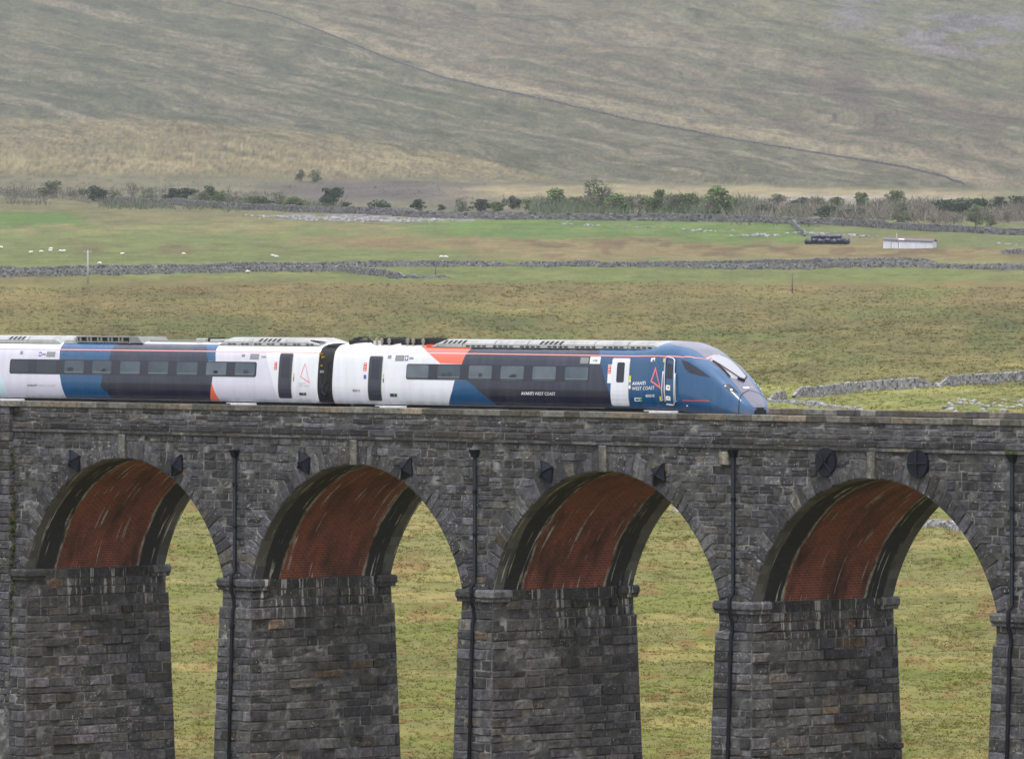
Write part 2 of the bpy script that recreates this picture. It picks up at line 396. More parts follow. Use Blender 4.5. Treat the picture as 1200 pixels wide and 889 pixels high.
def build_land():
    ys = np.concatenate([np.arange(1020, 560, -.95), np.arange(560, 330, -.85), np.arange(330, -26, -.8)])
    h0 = np.interp(np.log(_FZ), _gl, _gh); r0 = row_of(0*_FZ, _FZ, h0)
    zr = np.interp(ys, np.minimum.accumulate(r0)[::-1], _FZ[::-1])
    zr = np.concatenate([[70, 110, 150, 190, 230, 260, 290], zr[zr > 300], [4900, 5050, 5250, 5500, 5900, 6400]])
    # extra rows behind the shoulder so that its crest is clean
    zr = np.unique(np.concatenate([zr, np.arange(2950, 3300, 4.0)]))
    us = np.concatenate([np.linspace(-.26, -.088, 90)[:-1], np.linspace(-.088, .088, 1150), np.linspace(.088, .26, 90)[1:]])
    U, Z = np.meshgrid(us, zr); X = U*Z
    H = height(X, Z)
    # tussocks
    near = sstep(300, 340, Z)*(1-sstep(1500, 1900, Z))
    H2 = H+near*(fbm(X/2.2, Z/3.5, 81, 3)-.5)*np.interp(Z, [300, 600, 900, 1500], [.55, .6, .8, .9])
    x, y = wpt(X, Z)
    v = np.stack([x, y, H2], -1).reshape(-1, 3)
    c = cover(X, Z, H).reshape(-1, 3)
    r, k = Z.shape
    i = np.arange(r*k).reshape(r, k)
    f = np.stack([i[:-1, :-1], i[:-1, 1:], i[1:, 1:], i[1:, :-1]], -1).reshape(-1, 4)
    o = mesh_np('terrain', v, f, mat_ground(), c, smooth=True)
    return tag(o, kind='structure', label='rough moorland dale rising to a long bare fell')

def build_tufts():
    """rough grass: leaning blades in clumps, one body of ground cover"""
    def pts(n, ylo, yhi, ulim):
        py = RNG.uniform(ylo, yhi, n); u = RNG.uniform(-ulim, ulim, n)
        h0 = np.interp(np.log(_FZ), _gl, _gh); r0 = np.minimum.accumulate(row_of(0*_FZ, _FZ, h0))
        Z = np.interp(py, r0[::-1], _FZ[::-1])
        return u*Z, Z
    X1, Z1 = pts(90000, 333, 500, .095); X2, Z2 = pts(125000, 560, 930, .095); X = np.concatenate([X1, X2]); Z = np.concatenate([Z1, Z2])
    n = len(X); h = height(X, Z)
    near = sstep(300, 340, Z)*(1-sstep(1500, 1900, Z))
    h = h+near*(fbm(X/2.2, Z/3.5, 81, 3)-.5)*np.interp(Z, [300, 600, 900, 1500], [.55, .6, .8, .9])
    cl = fbm(X/9, Z/14, 91, 3)
    size = np.interp(Z, [330, 500, 700, 1000, 1500, 1900], [.13, .18, .26, .31, .30, .24])*RNG.uniform(.6, 1.3, n)*(.55+cl*.9)
    c = cover(X, Z, h)
    hue = RNG.normal(0, 1, (n, 1))
    c = c*np.where(Z < 700, 1.22, 1.30)[:, None]*(1+RNG.normal(0, .11, (n, 1)))*(1+hue*np.array([.05, .0, -.05]))
    c = np.clip(c, .006, .6)
    x, y = wpt(X, Z)
    NB = 4
    V = []; C = []
    for b in range(NB):
        a = RNG.uniform(0, 2*PI, n); wd = size*RNG.uniform(.28, .5, n); ln = size*RNG.uniform(.6, 1.4, n); la = RNG.uniform(0, 2*PI, n)
        ox = RNG.normal(0, .32, n)*size; oy = RNG.normal(0, .32, n)*size
        bx, by = np.cos(a)*wd, np.sin(a)*wd
        hz = size*RNG.uniform(.22, .62, n)
        p0 = np.stack([x+ox-bx, y+oy-by, h-.06], -1); p1 = np.stack([x+ox+bx, y+oy+by, h-.06], -1)
        p2 = np.stack([x+ox+np.cos(la)*ln, y+oy+np.sin(la)*ln, h+hz], -1)
        V.append(np.stack([p0, p1, p2], 1)); C.append(c*RNG.uniform(.82, 1.18, (n, 1)))
    V = np.concatenate(V).reshape(-1, 3); C = np.concatenate(C)
    f = np.arange(len(V)).reshape(-1, 3)
    o = mesh_np('rough_grass', V, f, mat_attr('grass_blades', .9, .1, None, .5), C, domain='FACE')
    return tag(o, kind='stuff', label='rough tussocky moor grass in olive and straw tones')

def build_valley_floor():
    """the dale floor all round, out to the horizon"""
    m = NT_('dale_pasture'); v = m.coords()
    c = m.ramp(m.noise(v, .012, 6, .65), [(.35, (.075, .085, .03)), (.55, (.12, .105, .045)), (.7, (.07, .09, .03))])
    mb = MB(); mb.add([(-9400, -9400, 0), (9400, -9400, 0), (9400, 9400, 0), (-9400, 9400, 0)], [(0, 1, 2, 3)])
    o = mb.build('dale_floor', m.out(c, .95, .1)); o.location = (CAM[0], CAM[1], -27); o.rotation_euler = (0, 0, T)
    tag(o, kind='structure', label='grassy dale floor around the viaduct')
# ----------------------------------------------------------------- camera, light, air
def build_world():
    cd = bpy.data.cameras.new('camera'); cam = bpy.data.objects.new('camera', cd); COL.objects.link(cam)
    cam.location = CAM
    cam.rotation_euler = (PI/2-math.atan((444.5-HOR)/FPX), 0, T)
    cd.sensor_width = 36; cd.lens = 36*FPX/1200; cd.clip_start = 5; cd.clip_end = 60000
    SC.camera = cam
    w = bpy.data.worlds.new('World'); SC.world = w; w.use_nodes = True
    nt = w.node_tree; bg = nt.nodes['Background']
    sky = nt.nodes.new('ShaderNodeTexSky'); sky.sky_type = 'NISHITA'; sky.sun_disc = False
    el, az = math.radians(SUN_EL), SUN_DIR                       # direction the light comes FROM, world angle from +x
    sky.sun_elevation = el; sky.sun_rotation = PI/2-az
    sky.dust_density = 3.0; sky.air_density = 1.0; sky.altitude = 300
    # a bright overcast: cloud lighter towards the zenith, with soft breaks, over the clear-sky model
    tc = nt.nodes.new('ShaderNodeTexCoord'); sp = nt.nodes.new('ShaderNodeSeparateXYZ'); nt.links.new(tc.outputs['Generated'], sp.inputs[0])
    rp = nt.nodes.new('ShaderNodeMapRange'); rp.inputs[1].default_value = 0; rp.inputs[2].default_value = 1; rp.inputs[3].default_value = CLOUD*.30; rp.inputs[4].default_value = CLOUD
    nt.links.new(sp.outputs[2], rp.inputs[0])
    nz = nt.nodes.new('ShaderNodeTexNoise'); nz.inputs['Scale'].default_value = 2.2; nz.inputs['Detail'].default_value = 5; nt.links.new(tc.outputs['Generated'], nz.inputs['Vector'])
    r2 = nt.nodes.new('ShaderNodeMapRange'); r2.inputs[1].default_value = .3; r2.inputs[2].default_value = .7; r2.inputs[3].default_value = .8; r2.inputs[4].default_value = 1.2; nt.links.new(nz.outputs['Fac'], r2.inputs[0])
    mu = nt.nodes.new('ShaderNodeMath'); mu.operation = 'MULTIPLY'; nt.links.new(rp.outputs[0], mu.inputs[0]); nt.links.new(r2.outputs[0], mu.inputs[1])
    cb = nt.nodes.new('ShaderNodeCombineColor')
    for i, k in enumerate((.97, .99, 1.06)):
        m_ = nt.nodes.new('ShaderNodeMath'); m_.operation = 'MULTIPLY'; m_.inputs[1].default_value = k; nt.links.new(mu.outputs[0], m_.inputs[0]); nt.links.new(m_.outputs[0], cb.inputs[i])
    mx = nt.nodes.new('ShaderNodeMix'); mx.data_type = 'RGBA'; mx.inputs[0].default_value = .72
    nt.links.new(sky.outputs[0], mx.inputs[6]); nt.links.new(cb.outputs[0], mx.inputs[7])
    nt.links.new(mx.outputs[2], bg.inputs[0]); bg.inputs[1].default_value = SKY
    ld = bpy.data.lights.new('sun', 'SUN'); ld.energy = SUN; ld.angle = math.radians(SUN_ANG); ld.color = (1, .965, .91)
    lo = bpy.data.objects.new('sun', ld); COL.objects.link(lo)
    d = Vector((-math.cos(az)*math.cos(el), -math.sin(az)*math.cos(el), -math.sin(el)))
    lo.rotation_euler = d.to_track_quat('-Z', 'Y').to_euler(); lo.location = (0, -100, 200)
    v = SC.view_settings; v.view_transform = 'Standard'; v.look = 'None'; v.exposure = EXPO; v.gamma = 1; v.use_curve_mapping = False
    SC.render.engine = 'CYCLES'
    cy = SC.cycles; cy.use_denoising = True; cy.max_bounces = 6; cy.diffuse_bounces = 3; cy.glossy_bounces = 3; cy.volume_bounces = 0
    cy.transparent_max_bounces = 8; cy.caustics_reflective = False; cy.caustics_refractive = False
    cy.denoising_prefilter = 'ACCURATE'
    try: cy.denoiser = 'OPENIMAGEDENOISE'
    except Exception: pass
    if HAZE > 0:
        m = bpy.data.materials.new('dale_air'); m.use_nodes = True
        t = m.node_tree; t.nodes.remove(t.nodes['Principled BSDF'])
        pv = t.nodes.new('ShaderNodeVolumePrincipled'); pv.inputs['Density'].default_value = HAZE
        pv.inputs['Color'].default_value = (.88, .89, .93, 1); pv.inputs['Anisotropy'].default_value = .0
        t.links.new(pv.outputs[0], t.nodes['Material Output'].inputs['Volume'])
        mb = MB(); mb.box(-9500, 9500, -9500, 9500, -60, 340)
        o = mb.build('haze', m); o.location = (CAM[0], CAM[1], 0); o.rotation_euler = (0, 0, T)
        tag(o, kind='stuff', label='thin pale haze filling the dale')
SUN_DIR = math.radians(-48)
SUN_EL, SUN_ANG, SUN, SKY, EXPO, HAZE = 58, 18, 1.35, .12, .72, .000038
CLOUD = 14.0
TC=4.0
# cross-section knots: (height fraction-metres z, half width)
SEC=[(0.05,0.0),(0.05,1.0),(0.08,1.19),(0.16,1.245),(0.30,1.295),(0.50,1.335),(0.68,1.352),(0.85,1.352),(1.05,1.342),(1.30,1.325),(1.55,1.303),(1.80,1.278),(2.02,1.248),(2.20,1.208),(2.33,1.155),(2.43,1.08),(2.52,0.98),(2.59,0.84),(2.65,0.62),(2.69,0.34),(2.705,0.0)]
SZ=np.array([a for a,b in SEC]);SH=np.array([b for a,b in SEC])
NK=len(SEC)
V=np.concatenate([[0],np.cumsum(np.hypot(np.diff(SZ),np.diff(SH)))]);V=V/V[-1]   # 0 bottom centre .. 1 top centre
ZT=2.705; ZB=.05
# nose: s -> top height, half width scale, bottom
NS=np.array([29.6,30.4,30.9,31.4,31.9,32.4,32.9,33.3,33.8,34.3,34.7,35.05,35.4,35.65,35.85,35.98,36.04])
NT=np.array([2.705,2.76,2.83,2.875,2.86,2.76,2.59,2.36,2.10,1.80,1.50,1.20,0.88,0.63,0.42,0.26,0.15])
NW=np.array([1.0,1.0,1.0,1.0,.997,.987,.970,.945,.912,.868,.825,.770,.690,.610,.500,.390,.270])
NB=np.array([.05,.05,.05,.05,.04,.0,-.05,-.10,-.15,-.2,-.25,-.28,-.3,-.3,-.3,-.3,-.3])
def smooth(x,xs,ys):
    # monotone cubic (pchip-like)
    xs=np.asarray(xs,float);ys=np.asarray(ys,float)
    h=np.diff(xs);d=np.diff(ys)/h
    m=np.zeros_like(ys);m[0]=d[0];m[-1]=d[-1]
    for i in range(1,len(xs)-1):
        if d[i-1]*d[i]>0:
            w1=2*h[i]+h[i-1];w2=h[i]+2*h[i-1];m[i]=(w1+w2)/(w1/d[i-1]+w2/d[i])
    x=np.clip(np.asarray(x,float),xs[0],xs[-1]);i=np.clip(np.searchsorted(xs,x)-1,0,len(xs)-2)
    t=(x-xs[i])/h[i]
    return (2*t**3-3*t**2+1)*ys[i]+(t**3-2*t**2+t)*h[i]*m[i]+(-2*t**3+3*t**2)*ys[i+1]+(t**3-t**2)*h[i]*m[i+1]
def S(s,v,nose=True):
    """s along, v in 0..2 : 0 bottom centre, 1 top centre, 2 bottom centre far side. returns xyz arrays"""
    s=np.asarray(s,float);v=np.asarray(v,float)
    side=np.where(v<=1,-1.,1.);vv=np.where(v<=1,v,2-v)
    z=np.interp(vv,V,SZ);hw=np.interp(vv,V,SH)
    if nose:
        zt=smooth(s,NS,NT);zb=smooth(s,NS,NB);w=smooth(s,NS,NW)
        # rounding of the section toward the nose: blend to rounder shoulders
        z=zb+(z-ZB)/(ZT-ZB)*(zt-zb);hw=hw*w
    return s+0*v,TC+side*hw,z
def v_of_z(z): return float(np.interp(z,SZ[1:],V[1:]))
# places of doors, windows, livery edges and notices on the coach sides: s (metres along) and v (round the section)
F_R = {
    'win': [(15.753, 17.159, 0.4928, 0.6154), (17.733, 19.169, 0.4907, 0.615), (19.716, 21.166, 0.4879, 0.6185), (21.723, 23.16, 0.4875, 0.6197), (23.712, 25.146, 0.4878, 0.6194), (25.714, 27.134, 0.4896, 0.6199)],
    'band1': (15.724, 27.255, 0.4841, 0.625),
    'door_rear': (13.305, 14.148, 0.2889, 0.6884),
    'door_front': (28.559, 29.606, 0.2817, 0.6937),
    'door_win': (28.87, 29.334, 0.4848, 0.6598),
    'cabdoor': (31.841, 32.358, 0.3064, 0.6689),
    'cabwin': (31.883, 32.217, 0.5112, 0.634),
    'lab_white': (27.175, 27.808, 0.6444, 0.7066),
    'lab_grey': (26.589, 27.099, 0.6448, 0.7009),
    'red_strip': (28.328, 28.571, 0.4775, 0.64),
    'red_top': (28.33, 28.511, 0.5593, 0.6339),
    'stick': (29.627, 29.751, 0.4299, 0.5448),
    'txt1': (29.826, 30.638, 0.4616, 0.4908),
    'txt2': (29.838, 31.188, 0.4182, 0.4464),
    'num': (30.656, 31.177, 0.3562, 0.3788),
    'green': (29.971, 30.407, 0.3224, 0.3521),
    'yel1': (31.611, 31.757, 0.6423, 0.6716),
    'yel2': (31.482, 31.645, 0.3245, 0.3626),
    'wsq1': (31.865, 32.109, 0.4173, 0.4588),
    'wsq2': (31.869, 32.121, 0.3333, 0.3688),
    'wsmall': (30.869, 31.118, 0.6498, 0.6802),
    'navytxt': (23.044, 25.16, 0.3569, 0.3946),
    'r_disp': (14.951, 15.518, 0.6497, 0.7027),
    'r_icon': (15.573, 15.782, 0.6527, 0.6994),
    'r_txt': (15.838, 16.123, 0.6624, 0.6882),
    'r_wh': (14.459, 14.68, 0.6703, 0.7016),
    'r_red': (12.94, 13.145, 0.5569, 0.6289),
    'r_blue': (12.994, 13.161, 0.4836, 0.5206),
    'r_num': (12.293, 12.768, 0.3651, 0.3883),
    'r_lab': (14.715, 15.163, 0.3271, 0.3552),
    'r_yel': (14.217, 14.339, 0.4922, 0.5307),
    'r_stk': (14.243, 14.342, 0.4537, 0.4891),
    'w2': [(-7.45, -6.065, 0.5066, 0.6148), (-5.476, -4.121, 0.5022, 0.6148), (-3.504, -2.119, 0.49, 0.6164), (-1.549, -0.159, 0.4977, 0.6181), (0.434, 1.871, 0.4897, 0.6182), (2.457, 3.828, 0.4912, 0.6184), (4.421, 5.758, 0.4911, 0.6154)],
    'band2': (-11.406, 5.867, 0.4848, 0.6192),
    'dk': [(-11.291, -10.024, 0.4952, 0.6132), (-9.439, -8.029, 0.4964, 0.6164)],
    'door2': (7.376, 8.23, 0.2984, 0.7045),
    'red2': (7.057, 7.217, 0.5562, 0.6267),
    't2a': (8.719, 9.155, 0.427, 0.4402),
    't2b': (8.723, 9.459, 0.4055, 0.4195),
    'lab2': (8.752, 9.218, 0.3269, 0.3492),
    'disp2': (5.357, 5.96, 0.648, 0.699),
    'txt2c': (6.129, 6.427, 0.6624, 0.6807),
    'wh2': (4.791, 5.004, 0.6706, 0.6946),
    'yel2c': (8.34, 8.454, 0.496, 0.5272),
    'stk2': (8.355, 8.446, 0.4531, 0.4921),
    'txtl': (-10.097, -8.067, 0.3627, 0.3887),
    'displ': (-8.817, -8.205, 0.6494, 0.6988),
    'icl': (-9.37, -9.186, 0.654, 0.6951),
    'ict': (-9.122, -8.877, 0.6634, 0.6815),
    'whl': (-10.742, -10.539, 0.6707, 0.7014),
}
F_P = {
    'coral': [(16.271, 0.8032), (17.868, 0.6325), (19.227, 0.6279), (19.581, 0.8013)],
    'navy_l': [(19.581, 0.8013), (19.227, 0.6279), (19.658, 0.4832), (21.343, 0.2768)],
    'navy_r': [(27.514, 0.7923), (27.822, 0.6615), (28.162, 0.5125), (28.499, 0.3793), (28.469, 0.2634)],
    'blue_low': [(18.848, 0.4815), (18.704, 0.3869), (18.388, 0.2685)],
    'tri': [(31.183, 0.6053), (30.931, 0.4846), (31.574, 0.4203)],
    'redline': [(32.806, 0.3545), (34.26, 0.4299)],
    'cabside': [(32.602, 0.6916), (32.942, 0.7023), (33.416, 0.7077), (33.878, 0.7009), (34.254, 0.6912), (33.72, 0.6468), (33.141, 0.6205), (32.893, 0.6347)],
    'corl': [(10.67, 0.7335), (16.87, 0.7242), (22.271, 0.7223), (27.751, 0.7175), (29.615, 0.7164), (31.651, 0.6885), (32.652, 0.7178), (33.218, 0.7756), (33.593, 0.8478)],
    'corl2': [(33.588, 0.8547), (33.535, 0.9092), (33.408, 1.0144)],
    'greyb': [(31.758, 0.7924), (32.096, 0.8022), (32.394, 0.8206), (32.688, 0.8382), (32.967, 0.8471), (33.295, 0.8559), (33.604, 0.8448), (33.771, 0.8546), (34.368, 0.8461), (34.818, 0.8606), (35.164, 0.8583), (35.482, 0.8432), (35.776, 0.8196), (35.973, 0.749), (36.003, 0.6285)],
    'glass': [(33.76, 0.8596), (33.532, 0.9875), (33.49, 1.0738), (33.232, 1.2198)],
    'glassb': [(34.811, 0.8626), (34.953, 1.0335), (34.288, 1.3087)],
    'hl': [(34.833, 0.7272), (35.0, 0.7888), (35.18, 0.8059), (35.431, 0.8024), (35.359, 0.7665), (35.138, 0.7144)],
    'lamp': [(34.943, 0.7302), (35.19, 0.7465)],
    'hatch': [(35.655, 0.4449), (35.639, 0.5938), (35.598, 0.7579), (35.506, 0.8512), (35.415, 0.9819), (35.376, 1.0891)],
    'logo': [(35.265, 0.964), (35.24, 1.1391)],
    'black': [(35.975, 0.7439), (36.013, 0.9273), (36.011, 1.1288)],
    'wb2': [(-7.969, 0.7987), (-7.917, 0.7169), (-7.836, 0.5936), (-7.786, 0.4965), (-7.637, 0.3918), (-7.419, 0.2783)],
    'bn2': [(-4.217, 0.7881), (-4.32, 0.6722), (-4.345, 0.6317), (-4.713, 0.4887), (-4.849, 0.3776), (-4.366, 0.3096), (-4.288, 0.2845)],
    'nb2': [(2.112, 0.7906), (2.306, 0.7325), (2.554, 0.627)],
    'bw2': [(2.935, 0.7895), (2.945, 0.7334), (3.056, 0.6263)],
    'nw2': [(2.92, 0.4828), (2.876, 0.4188), (2.763, 0.3346), (2.664, 0.27)],
    'or2': [(2.905, 0.4189), (3.03, 0.3552), (3.251, 0.2717)],
    'cyan2': [(-12.25, 0.5452), (-11.827, 0.4236), (-11.589, 0.3008), (-11.672, 0.2552)],
    'lil2': [(6.518, 0.6375), (6.754, 0.5528), (6.982, 0.4514), (7.239, 0.3072)],
    'tri2': [(9.072, 0.623), (8.818, 0.4932), (9.481, 0.4355)],
    'corl_2': [(-12.299, 0.7233), (-6.145, 0.7196), (-0.163, 0.7201), (4.511, 0.7206), (9.662, 0.7169)],
}
# ----------------------------------------------------------------- the viaduct
PITCH = 15.5; HS = 6.806; ZI = -7.522; ZCR = -2.430; DEEP = 8.0
RAD = ((ZI-ZCR)**2+HS**2)/(2*(ZCR-ZI)); ZC = ZCR-RAD; AMAX = math.asin(HS/RAD)
ARCH = [i*PITCH for i in range(7)]
PIERS = [(i*PITCH+HS, (i+1)*PITCH-HS) for i in range(7)]
KING = (-HS-5.4, -HS)                       # the broad pier at the left, behind a pilaster
ARCH_L = -HS-5.4-HS                         # centre of the arch beyond the broad pier
ALLARCH = [ARCH_L-PITCH, ARCH_L]+ARCH
LEFT_PIERS = [(ARCH_L-(k+1)*PITCH+HS, ARCH_L-k*PITCH-HS) for k in range(2)]
XL, XR = LEFT_PIERS[-1][0], PIERS[-1][1]
rs = random.Random(5)

def stone_col(dark=1.0):
    b = rs.choice((.040, .050, .062, .073, .084, .098, .118))*rs.uniform(.85, 1.15)*dark
    t = rs.random()
    if t < .007: return (b*1.5, b*1.1, b*.8)           # brown gritstone
    if t < .10: return (b*1.12, b*1.03, b*.93)
    if t < .5: return (b*.98, b*.95, b*1.10)
    return (b*.97, b*.965, b*1.03)

def stone(mb, P, u0, u1, v0, v1, p=.04, c=None, rough=.018, j=.017):
    """one quarry-faced block: sunk joint, chamfered arris, uneven face. P(u,v,d)->xyz"""
    w, h = u1-u0, v1-v0
    nx = 2 if w < .5 else 3 if w < .9 else 4; ny = 2 if h < .34 else 3
    ch = min(.045, w*.2, h*.2)
    k = .010
    us = [u0+j]+[u0+j+ch+(w-2*j-2*ch)*k/(nx-1) for k in range(nx)]+[u1-j]
    jv_ = .008; vs = [v0+jv_]+[v0+jv_+ch+(h-2*jv_-2*ch)*k/(ny-1) for k in range(ny)]+[v1-jv_]
    tu, tv = rs.uniform(-.025, .025), rs.uniform(-.012, .010)
    verts = []
    for b, v in enumerate(vs):
        for a, u in enumerate(us):
            edge = a in (0, nx+1) or b in (0, ny+1)
            if edge: d = -.014; jx = rs.uniform(-.006, .006); jv = rs.uniform(-.006, .006)
            else:
                d = p+tu*((u-u0)/w-.5)+tv*((v-v0)/h-.5)*2+rs.uniform(-rough, rough)
                jx = rs.uniform(-.02, .02); jv = rs.uniform(-.015, .015)
            verts.append(P(u+jx, v+jv, d))
    n = nx+2
    fs = [(b*n+a, b*n+a+1, (b+1)*n+a+1, (b+1)*n+a) for b in range(ny+1) for a in range(nx+1)]
    mb.add(verts, fs, 0, c or stone_col())

def courses(z0, z1, lo, hi):
    """course heights from the top z1 down to z0"""
    out = []; z = z1
    while z > z0+.02:
        h = rs.uniform(lo, hi)
        if z-h < z0+lo*.5: h = z-z0
        out.append((z-h, z)); z -= h
    return out
def run(a, b, lo, hi):
    out = []; x = a
    while x < b-.01:
        w = rs.uniform(lo, hi)
        if x+w > b-lo*.55: w = b-x
        out.append((x, x+w)); x += w
    return out
def gaps(z):
    """solid stretches of the spandrel at level z (outside every arch ring)"""
    cuts = []
    for xc in ALLARCH:
        R = RAD+.42
        if abs(z-ZC) < R: q = math.sqrt(R*R-(z-ZC)**2); cuts.append((xc-q, xc+q))
    cuts.sort(); res = []; x = XL
    for a, b in cuts:
        if a > x: res.append((x, a))
        x = max(x, b)
    if x < XR: res.append((x, XR))
    return res
def low_edge(x):
    for xc in ALLARCH:
        if abs(x-xc) < HS: return ZC+math.sqrt(RAD*RAD-(x-xc)**2)
    return ZI

def build_viaduct():
    root = empty('railway_viaduct', (23.25, 4, -24))
    tag(root, 'long dark stone railway viaduct with tall round arches and a low parapet', 'viaduct')
    inv = Matrix.Translation(root.location).inverted()
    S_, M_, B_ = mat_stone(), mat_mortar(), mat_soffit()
    def part(mb, name, mats, parent=root, **k):
        o = mb.build(name, mats, parent, **k)
        o.matrix_parent_inverse = inv if parent is root else Matrix()
        if parent is not root: o.matrix_parent_inverse = Matrix()
        return o
    iron = plain('black_painted_iron', (.005, .006, .011), .6, .2, 0, .3, 6)
    front = lambda u, v, d: (u, -d, v)
    # --- spandrel: mortar core + blocks
    mb = MB()
    xs = sorted(set([XL, XR]+[xc+HS*math.sin(k/28*PI/2)*sg for xc in ALLARCH for k in range(29) for sg in (-1, 1)]))
    def wall_core(m, y, flip, zt, mat):
        for a, b in zip(xs[:-1], xs[1:]):
            if b-a < 1e-4: continue
            mid = (a+b)/2
            inside = any(abs(mid-xc) < HS for xc in ALLARCH)
            za, zb = (low_edge(a), low_edge(b)) if inside else (ZI, ZI)
            if inside and abs(za-ZI) < 1e-6: za = ZI
            q = [(a, y, za), (b, y, zb), (b, y, zt), (a, y, zt)]
            m.add(q, [(0, 1, 2, 3) if not flip else (3, 2, 1, 0)], mat)
    wall_core(mb, 0, False, -1.2, 1)
    for z0, z1 in courses(ZI, -1.36, .24, .40):
        zm = (z0+z1)/2
        zz = z0 if abs(z0-ZC) < abs(z1-ZC) else z1
        for a, b in gaps(zz):
            if b-a < .12: continue
            for u0, u1 in run(a, b, .34, .92):
                if u0 < -7.95 and u1 > -12.4+1.2: pass
                if rs.random() < .12 and z1-z0 > .3 and u1-u0 > .5:
                    zs = z0+(z1-z0)*rs.uniform(.4, .6)
                    stone(mb, front, u0, u1, z0, zs, rs.uniform(.01, .045)); stone(mb, front, u0, u1, zs, z1, rs.uniform(.01, .045))
                else: stone(mb, front, u0, u1, z0, z1, rs.choice((.0, .01, .02, .025, .035, .055)))
    part(mb, 'spandrel_wall', [S_, M_], col=True)
    mb = MB(); wall_core(mb, DEEP, True, -1.2, 0)
    for z0, z1 in courses(ZI, -1.3, .3, .42):
        zz = z0 if abs(z0-ZC) < abs(z1-ZC) else z1
        for a, b in gaps(zz):
            if b-a > .12:
                for u0, u1 in run(a, b, .6, 1.5): stone(mb, lambda u, v, d: (u, DEEP+d, v), u0, u1, z0, z1, .03)
    part(mb, 'rear_spandrel_wall', [S_], col=True)
    # --- king pilaster at the left
    mb = MB(); kx0, kx1, kd = -11.2, -7.72, .30
    mb.box(kx0+.05, kx1-.05, -kd+.03, -.002, -24, -.27, 1)
    for z0, z1 in courses(-23.9, -.27, .3, .42):
        for u0, u1 in run(kx0, kx1, .5, 1.0):
            stone(mb, lambda u, v, d: (u, -kd-d, v), u0, u1, z0, z1, .02)
        stone(mb, lambda u, v, d: (kx1+d, -kd+u, v), 0, kd, z0, z1, .015)
    kp = part(mb, 'pilaster', [S_, M_], col=True)
    mg = plain('green_moss', (.065, .075, .018), .95, .1, 0, .4, 9)
    MOS = []
    for k in range(420):
        z = -rs.random()**.8*22-.4; big = rs.random() < .25
        x = kx1+.06+rs.uniform(-.02, .10); y = -rs.uniform(.02, .28); r = rs.uniform(.02, .06)*(1.8 if big else 1)
        if fbm(np.array([z*1.1]), np.array([3.0]), 5)[0] < .48: continue
        mo = MB(); mo.add([(x-.5*r, y-r, z-r), (x+r, y-.3*r, z-r*.7), (x+r*.4, y+r, z), (x, y-r*.4, z+r*1.2), (x+r*.9, y-r, z+r*.2)], [(0, 1, 4), (1, 2, 4), (2, 3, 4), (3, 0, 4)]); MOS.append(mo)
    mo = MB()
    for q in MOS: mo.add(q.v, q.f)
    part(mo, 'moss', mg, kp)['kind'] = 'stuff'
    # --- string course under the parapet
    mb = MB()
    for u0, u1 in run(XL, XR, .9, 1.7):
        c = stone_col(1.25)
        mb.box(u0+.008, u1-.008, -.10+rs.uniform(-.012, .012), .3, -1.345, -1.235, 0, c)
    part(mb, 'string_course', [S_], col=True)
    # --- parapets
    for side in (0, 1):
        f = (lambda u, v, d: (u, -d, v)) if side == 0 else (lambda u, v, d: (u, DEEP+d, v))
        up = 0 if side == 0 else .085
        mb = MB()
        y0, y1 = (.0, .44) if side == 0 else (DEEP-.44, DEEP)
        mb.box(XL, XR, y0, y1, -1.24, -.2+up, 1)
        tops = [(-.47, -.25), (-.72, -.47), (-.92, -.72)]
        for z0, z1 in tops:
            for u0, u1 in run(XL, XR, .55, 1.5):
                if side == 0 and kx0-.3 < u0 < kx1-.3: continue
                stone(mb, f, u0, u1, z0+up, z1+up, rs.choice((.0, .01, .02, .035, .05)))
        for u0, u1 in run(XL, XR, .9, 1.9):
            stone(mb, (lambda u, v, d: (u, -.09-d, v)) if side == 0 else (lambda u, v, d: (u, DEEP+.09+d, v)), u0, u1, -1.22+up, -.92+up, .04, stone_col(.62))
        if side == 1:                                         # inner face, seen across the deck
            for z0, z1 in tops:
                for u0, u1 in run(XL, XR, .55, 1.5): stone(mb, lambda u, v, d: (u, DEEP-.44-d, v), u0, u1, z0+up, z1+up, .02)
        mb.box(XL, XR, -.09 if side == 0 else DEEP, 0 if side == 0 else DEEP+.09, -1.23+up, -.93+up, 1)
        pa = part(mb, 'parapet', [S_, M_], col=True)
        mc = MB()
        for u0, u1 in run(XL, XR, .75, 1.5):
            b = rs.choice((.075, .10, .13, .16, .19))*rs.uniform(.8, 1.15); q_ = rs.random()
            c = (b*(1.22 if q_ < .4 else 1.06), b*1.02, b*(.80 if q_ < .4 else .9))
            e = rs.uniform(-.012, .012)
            pk = -.3 if (side == 0 and kx0 < (u0+u1)/2 < kx1) else 0
            mc.box(u0+.007, u1-.007, y0-.075+e+(pk if side == 0 else 0), y1+.06+e, -.25+up+.002, up+rs.uniform(-.008, .008), 0, c, .022)
        part(mc, 'coping', [mat_coping()] , pa, col=True)
